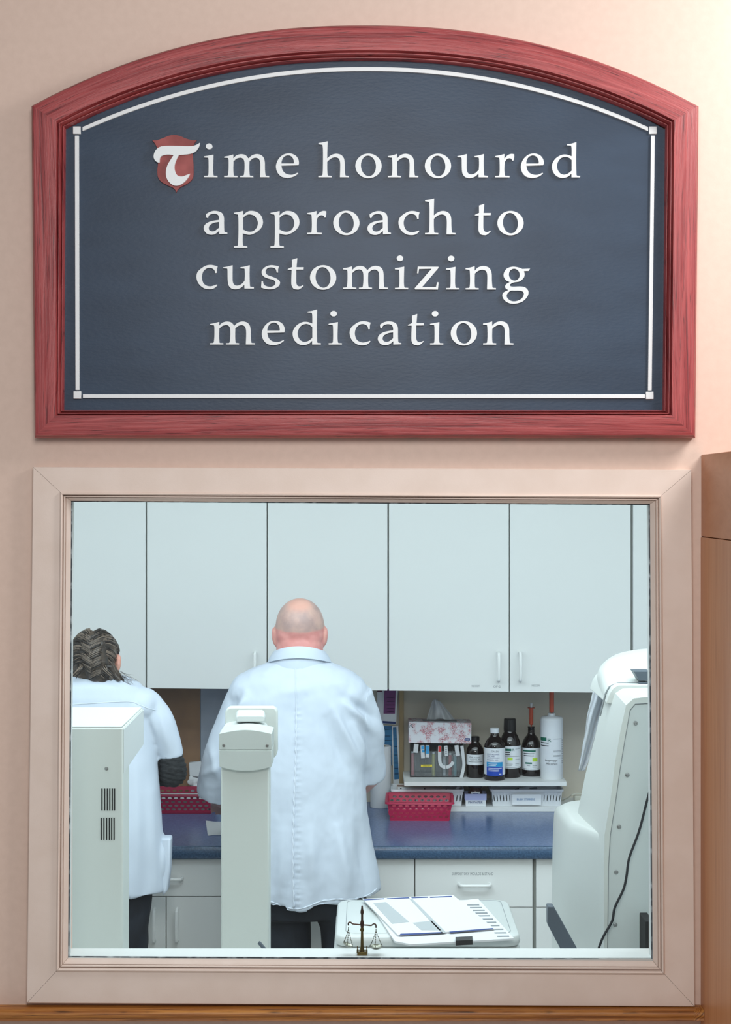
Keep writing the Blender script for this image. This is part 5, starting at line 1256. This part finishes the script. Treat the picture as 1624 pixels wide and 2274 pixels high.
RIDGES_M = [(742, 1575, 800, 1705, .007, 9), (770, 1560, 826, 1625, .008, 9), (758, 1545, 840, 1600, -.005, 10), (786, 1610, 812, 1700, .006, 8), (728, 1600, 770, 1720, -.005, 12),
            (548, 1545, 520, 1605, .006, 9), (532, 1540, 500, 1600, -.005, 9), (620, 1540, 690, 1530, .003, 14), (750, 1840, 775, 1985, .006, 14), (800, 1830, 818, 1960, -.005, 12),
            (690, 1850, 700, 1995, .005, 14), (630, 1850, 622, 2000, .006, 13), (836, 1580, 848, 1660, .005, 10), (470, 1660, 492, 1740, .005, 9), (455, 1720, 490, 1700, .004, 8)]
def folds(co):
    p = co
    u = (p.x - cxm) / .22; v = p.z
    amp = .0035 * noise.noise(Vector((p.x * 9, p.y * 9, p.z * 5))) + .0026 * noise.noise(Vector((p.x * 24, p.y * 20, p.z * 14))) + .0011 * noise.noise(Vector((p.x * 60, p.y * 50, p.z * 40)))
    if p.y < Y1 + .06:
        qx, qz = p.x * F / (p.y + DW) + CXP, HORIZ + (EYE - p.z) * F / (p.y + DW)
        for (x0, y0, x1, y1, am, wd) in RIDGES_M:
            dx, dy = x1 - x0, y1 - y0; t = max(0, min(1, ((qx - x0) * dx + (qz - y0) * dy) / (dx * dx + dy * dy)))
            dd = math.hypot(qx - x0 - dx * t, qz - y0 - dy * t) / wd
            if dd < 3: amp += 2.2 * am * math.exp(-dd * dd) * math.sin(PI * (.12 + .8 * t))
        if v < 1.42: amp += (.0016 + .0016 * noise.noise(Vector((3, 1, v * 20)))) * math.sin(v * 350 + 3.5 * noise.noise(Vector((0, 0, v * 14)))) * math.exp(-((qx - 661) / 6.5) ** 2)
        amp -= .002 * math.exp(-((qx - 655) / 4) ** 2)
    if v < 1.12: amp += .006 * math.sin(u * 11 + .8 * math.sin(v * 9)) * max(0, min(1, (1.12 - v) / .25))
    return amp
coat, bvc = blob(mb, 'lab_coat', M['cloth'], man, .006, 5, folds)
def on_coat(bv, x, z, lift=.0):
    h = bv.ray_cast(Vector((x, -1, z)), Vector((0, 1, 0))); return (h[0] - Vector((0, lift, 0))) if h[0] else None
pts = []
for i in range(120):
    py = 1462 + (1990 - 1462) * i / 119
    x = X(658.5 + 3.5 * math.sin(i * .05) + (1.0 * math.sin(i * 1.3) if i > 30 else 0), D1); p = on_coat(bvc, x, Z(py, D1))
    if p: pts.append(p)
rs_ = [.0022 + (.0016 * (math.sin(i * 1.25) * .5 + .5) if i > 25 else 0) for i in range(len(pts))]
MB().tube(pts, rs_, 8).build('back_seam', M['cloth2'], coat, angle=180)
# armhole seam on the right and hem band
seam = [(825, 1518), (818, 1535), (813, 1556), (812, 1580), (816, 1605)]
ps = [on_coat(bvc, X(a, D1), Z(b2, D1)) for a, b2 in [(v.x, v.y) for v in spline(seam, 5, closed=False)]]
MB().tube([p for p in ps if p], .0009, 6).build('armhole_seam', M['cloth2'], coat, angle=180)
hb = []
for i in range(60):
    px_ = 512 + (838 - 512) * i / 59; u = (px_ - 674) / 169; z_ = Z(2000, D1) + hem(u) + .013
    p = on_coat(bvc, X(px_, D1), z_)
    if p: hb.append(p)
MB().tube(hb, [.0022 + .0012 * math.sin(i * 1.9) for i in range(len(hb))], 6).build('hem_stitching', M['cloth2'], coat, angle=180)
# collar (folds over)
def collar(cx, cy, dfn, rtop, rbot, ytop, ybot, drop, D):
    rings = []; n = 40
    def ring(rx, ry, py, dr, inset=0):
        out = []
        for i in range(n):
            a = 2 * PI * i / n; c, s = math.cos(a), math.sin(a)
            sag = dr * (1 - (max(0, -s)) ** 1.6) + (dr * 1.2 * max(0, s))
            out.append(Vector((cx + rx * c, cy + ry * s, Z(py + sag, D))))
        return out
    return MB().loft([ring(rtop - .004, rtop - .004, ytop + 14, drop), ring(rtop - .003, rtop - .003, ytop + 2, drop), ring(rtop, rtop, ytop, drop), ring(rtop + .004, rtop + .003, ytop + 2, drop),
                      ring((rtop + rbot) / 2 + .003, (rtop + rbot) / 2 + .002, (ytop + ybot) / 2, drop), ring(rbot, rbot - .004, ybot, drop), ring(rbot - .003, rbot - .007, ybot + .6, drop), ring(rbot - .010, rbot - .012, ybot - 6, drop)], True, True)
collar(X(665, D1), Y1 + .012, None, .0775, .100, 1431, 1456, 15, D1).build('collar', M['cloth'], coat, angle=50)
collar(X(664, D1), Y1 + .010, None, .082, .096, 1450, 1480, 8, D1).build('collar_stand', M['cloth'], coat, angle=50)
# trousers
mb = MB(); mb.loft([section(cxm, Y1 + .005, z, a, .118) for z, a in ((.745, .150), (.79, .172), (.95, .172), (1.03, .165))])
for s_, leg in ((-1, X(632, D1)), (1, X(771, D1))):
    mb.tube([(cxm + s_ * .088, Y1, .88), (leg, Y1, .72), (leg, Y1 + .01, .45), (leg, Y1 - .005, .06)], [.095, .083, .078, .074], 20)
blob(mb, 'trousers', M['trousers'], man, .008, 4, lambda c: .004 * noise.noise(c * 16))
for leg in (X(632, D1), X(771, D1)):
    MB().loft([rrect(leg - .045, leg + .045, Y1 - .09, Y1 + .19, .04, z) for z in (.001, .02)] + [rrect(leg - .04, leg + .04, Y1 - .085, Y1 + .17, .038, .05), rrect(leg - .035, leg + .035, Y1 - .075, Y1 + .05, .03, .09)]).build('shoe', M['shoe'], man, angle=50)

# ---------------- the woman at the left
D2 = 5.22; Y2 = D2 - DW
def w_p(px, py, y=None):
    d = D2 if y is None else y + DW; return P(px, py, d)
cxw = X(206, D2); hxw = X(207, D2)
wom = thing('person', 'person with braided brown hair in a white lab coat at the left edge', 'person', (cxw, Y2, 0))
mb = MB(); zh = Z(1468, D2); tw = Matrix.Rotation(math.radians(-25), 3, 'X')
mb.ell((hxw, Y2 + .04, zh), (.070, .088, .080), tw, 24, 16); mb.ell((hxw, Y2 + .085, zh - .055), (.054, .055, .068), tw)
mb.caps([(hxw, Y2 + .03, zh - .05), (hxw, Y2 + .005, zh - .115)], [.055, .058], 20)
mb.ell((hxw, Y2 + .150, zh - .055), (.011, .016, .018), tw); mb.ell((hxw, Y2 + .118, zh - .096), (.022, .014, .006), tw); mb.ell((hxw, Y2 + .10, zh - .118), (.026, .024, .018), tw)
for s_ in (-1, 1): mb.ell((X(207 + s_ * 54, D2), Y2 + .012, Z(1474, D2)), (.010, .018, .030), Matrix.Rotation(s_ * .2, 3, 'Z') @ Matrix.Rotation(s_ * .1, 3, 'Y'), 14, 10)
mb.loft([section(cxw, Y2 + .01, z, a, b2) for z, a, b2 in ((.84, .15, .11), (1.0, .155, .11), (1.2, .135, .10), (1.38, .15, .095), (1.46, .10, .07), (1.50, .06, .055))])
for s_ in (-1, 1):
    lg_ = cxw + s_ * .095
    mb.caps([(cxw + s_ * .098, Y2, .86), (cxw + s_ * .099, Y2, .72), (cxw + s_ * .093, Y2 + .01, .45), (cxw + s_ * .093, Y2 - .005, .10)], [.066, .055, .046, .038], 16); mb.caps([(lg_, Y2 - .03, .04), (lg_, Y2 + .11, .033)], [.030, .024], 10)
    wx = (lambda px: X(px, D2)) if s_ > 0 else (lambda px: 2 * cxw - X(px, D2))
    sh_, el, wr = Vector((wx(335), Y2 + .01, Z(1585, D2))), Vector((wx(386), Y2 + .03, Z(1706, D2))), Vector((wx(330), Y2 + .30, Z(1715, D2 + .3)))
    mb.caps([sh_, el, wr], [.034, .028, .024], 16); hand(mb, wr, (-s_ * .35, 1, -.25), (-s_, -.2, 0), (0, .2, 1), .92, .5)
blob(mb, 'body', M['skin'], wom, .0055, 5)
for s_ in (-1, 1): MB().ell((hxw + s_ * .028, Y2 + .128, zh - .045), (.011, .011, .011)).build('eye', M['lab_white'], wom)
# hair: cap, swept strands and a loose braid
mb = MB()
mb.ell((hxw, Y2 + .028, zh + .004), (.0715, .088, .082), tw, 28, 18)
mb.ell((hxw + .0, Y2 - .02, zh - .03), (.060, .052, .05), None, 20, 12)
mb.caps([w_p(212, 1470, Y2 - .055), w_p(216, 1492, Y2 - .055), w_p(226, 1502, Y2 - .060)], [.040, .036, .024], 14)
cH = Vector((hxw, Y2 + .028, zh + .004)); rH = Vector((.0735, .090, .084))
def on_head(a, e_, k=1.0):   # azimuth from straight back (0), elevation
    v = Vector((rH.x * math.sin(a) * math.cos(e_), -rH.y * math.cos(a) * math.cos(e_), rH.z * math.sin(e_))); return cH + (tw @ v) * k
for s_ in (-1, 1):
    for i in range(13):
        e0 = 1.12 - i * .145; a0 = s_ * (1.75 if 2 < i < 7 else 1.3); e1 = .70 - i * .115
        pts = []
        for t in range(9):
            u = t / 8; a = a0 * (1 - u) ** 1.15 + s_ * .05 * u; e_ = e0 + (e1 - e0) * u + .18 * math.sin(PI * u)
            pts.append(on_head(a, e_, .985 + .035 * math.sin(PI * u) + .02 * u))
        mb.tube(pts, [.004, .007, .0085, .009, .009, .009, .0095, .010, .008], 8)
for i in range(5):
    z_ = 1440 + i * 13
    for s_ in (-1, 1): mb.caps([w_p(209 + s_ * 17 + i * 1.5, z_ - 10, Y2 - .050), w_p(209 + s_ * 3 + i * 2, z_ + 5, Y2 - .066)], [.013, .011], 10)
for i in range(4): mb.caps([w_p(196 + i * 16, 1484, Y2 - .055), w_p(188 + i * 22, 1500, Y2 - .05), w_p(205 + i * 20, 1512 - i, Y2 - .06)], [.014, .011, .006], 10)
mb.caps([w_p(240, 1475, Y2 - .02), w_p(258, 1497, Y2 - .03), w_p(274, 1511, Y2 - .04)], [.018, .012, .004], 10)
mb.caps([w_p(176, 1478, Y2 - .02), w_p(163, 1497, Y2 - .03), w_p(152, 1508, Y2 - .04)], [.018, .013, .006], 10)
hair, bvh_ = blob(mb, 'hair', M['hair'], wom, .0032, 1, lambda c: .0016 * noise.noise(Vector((c.x * 60, c.y * 60, c.z * 150))))
for kind, cnt in (('hair_lock_dark', 70), ('hair_lock_light', 46)):
    mb = MB()
    for q in range(cnt):
        s_ = random.choice((-1, 1)); i = random.random() * 12; e0 = 1.12 - i * .145; a0 = s_ * (1.7 if 2 < i < 7 else 1.25) * (.55 + .45 * random.random()); e1 = .62 - i * .105
        pts = []
        for t in range(8):
            u = t / 7 * (.7 + .3 * random.random()) if t == 7 else t / 7; a = a0 * (1 - u) ** 1.15 + s_ * .05 * u; e_ = e0 + (e1 - e0) * u + .18 * math.sin(PI * u)
            pts.append(on_head(a, e_, 1.085 + .04 * math.sin(PI * u) + .02 * u))
        mb.tube(pts, [.0006, .0014, .0020, .0022, .0022, .0020, .0016, .0006], 6)
    for q in range(cnt // 5):
        x_ = 172 + random.random() * 74; sg = -1 if x_ < 200 else 1
        L = [w_p(x_, 1472 + random.random() * 8, Y2 - .07), w_p(x_ + sg * 6, 1486, Y2 - .088), w_p(x_ + sg * (16 + random.random() * 16), 1500 + random.random() * 8, Y2 - .085)]
        mb.tube(spl3(L, 4), [.0008] + [.0017] * 7 + [.0005], 6)
    mb.build('hair_lock', M[kind], hair, angle=180)
for kind in ('hair_lock_dark', 'hair_lock_light'):          # woven strands of the braid down the middle
    mb = MB()
    for i in range(9):
        s_ = -1 if i % 2 else 1; y_ = 1408 + i * 10.5; xc = 205 + i * 1.2
        for q in range(9 if kind == 'hair_lock_dark' else 7):
            o_ = (q - 4) * 1.9 + random.uniform(-.8, .8); L = []
            for t in range(6):
                u = t / 5; x_ = xc + s_ * (24 - 32 * u); yy = y_ - 8 + o_ + 15 * u ** 1.4
                p = on_coat(bvh_, X(x_, D2), Z(yy, D2), .0005 + .0035 * math.sin(PI * min(1, u + .15)))
                if p: L.append(p)
            if len(L) == 6: mb.tube(L, [.0008, .0015, .0018, .0018, .0016, .0007], 6)
    mb.build('braid_strand', M[kind], hair, angle=180)
mb = MB()
for i in range(26):
    x0_, y0_ = 245 + random.random() * 25, 1488 + random.random() * 14
    L = [(x0_, y0_), (x0_ + 10 + random.random() * 10, y0_ + 6 + random.random() * 6), (x0_ + 22 + random.random() * 22, y0_ + 10 + random.random() * 14)]
    mb.tube([w_p(v.x, v.y, Y2 - .045) for v in spline(L, 4, closed=False)], .00035, 4)
mb.build('stray_hair', M['hair'], hair)
# coat
rows = [(1497, 158, 256, .062), (1506, 130, 285, .080), (1520, 105, 312, .095), (1545, 85, 330, .106), (1600, 72, 341, .115), (1690, 66, 349, .118), (1780, 60, 356, .122), (1860, 54, 362, .128), (1930, 50, 364, .130), (1980, 49, 365, .130)]
mb = MB()
def hemw(u): return .012 - .012 * u - .004 * math.cos(u * 9)
rings = [section(X((a + b2) / 2, D2), Y2 + .005, Z(py, D2), (b2 - a) / 2 * D2 / F, dep, 44, 2.35, hemw if i == len(rows) - 1 else None) for i, (py, a, b2, dep) in enumerate(rows)]
mb.loft(list(reversed(rings)))
for s_ in (-1, 1):
    wx = (lambda px, py, y=Y2: P(px, py, y + DW)) if s_ > 0 else (lambda px, py, y=Y2: Vector((2 * cxw - X(px, y + DW), y, Z(py, y + DW))))
    mb.ell(wx(318, 1562), (.052, .075, .05))
    sleeve(mb, [wx(325, 1565), wx(352, 1598, Y2 + .005), wx(368, 1640, Y2 + .015), wx(378, 1668, Y2 + .022), wx(380, 1680, Y2 + .025)], [.050, .048, .045, .041, .040])
    sx0 = wx(362, 1905, Y2 + .01); mb.ell(sx0, (.016, .05, .075))
wcoat, bvw = blob(mb, 'lab_coat', M['cloth'], wom, .006, 4, lambda c: ridges(c, RIDGES_W) + .004 * noise.noise(Vector((c.x * 9, c.y * 9, c.z * 5))) + .002 * noise.noise(Vector((c.x * 24, c.y * 20, c.z * 14))) + (.005 * math.sin((c.x - cxw) * 60) * max(0, min(1, (1.15 - c.z) / .25))))
yk = [(96, 1572), (140, 1560), (210, 1553), (290, 1551), (320, 1560), (350, 1574)]
ps = [on_coat(bvw, X(a, D2), Z(b2, D2)) for a, b2 in [(v.x, v.y) for v in spline(yk, 6, closed=False)]]
MB().tube([p for p in ps if p], .0014, 6).build('yoke_seam', M['cloth2'], wcoat, angle=180)
collar(X(207, D2), Y2 + .008, None, .066, .080, 1497, 1514, 14, D2).build('collar', M['cloth'], wcoat, angle=50)
p0 = [w_p(a, b2, Y2 - .03) for a, b2 in ((357, 1862), (379, 1862), (377, 1930), (372, 1978), (362, 1990), (356, 1960))]
MB().prism(p0, (0, .06, 0)).build('pocket', M['cloth'], wcoat, bevel=.006)
# dark knit sleeves
for s_ in (-1, 1):
    wx = (lambda px, py, y=Y2: P(px, py, y + DW)) if s_ > 0 else (lambda px, py, y=Y2: Vector((2 * cxw - X(px, y + DW), y, Z(py, y + DW))))
    mb = MB().caps([wx(378, 1672, Y2 + .024), wx(384, 1706, Y2 + .028), wx(384, 1716, Y2 + .034), wx(352, 1718, Y2 + .16), wx(336, 1716, Y2 + .26)], [.036, .042, .044, .038, .030], 20)
    blob(mb, 'knit_sleeve', M['knit'], wom, .005, 3, lambda c: .0018 * math.sin((c.z * 1.0 + c.x * .25) * 420) + .001 * noise.noise(c * 60))
mb = MB().loft([section(cxw, Y2 + .005, z, a, .105) for z, a in ((.78, .178), (.82, .182), (.95, .182), (1.02, .175))])
for s_ in (-1, 1):
    lg_ = cxw + s_ * .105
    mb.tube([(lg_, Y2, .90), (lg_ - s_ * .006, Y2, .72), (lg_ - s_ * .012, Y2 + .01, .45), (lg_ - s_ * .012, Y2 - .005, .06)], [.082, .074, .065, .062], 20)
    MB().loft([rrect(lg_ - .04, lg_ + .04, Y2 - .08, Y2 + .17, .035, z) for z in (.001, .02)] + [rrect(lg_ - .035, lg_ + .035, Y2 - .075, Y2 + .15, .033, .045), rrect(lg_ - .03, lg_ + .03, Y2 - .07, Y2 + .04, .028, .08)]).build('shoe', M['shoe'], wom, angle=50)
blob(mb, 'trousers', M['trousers'], wom, .008, 4, lambda c: .005 * noise.noise(c * 15))
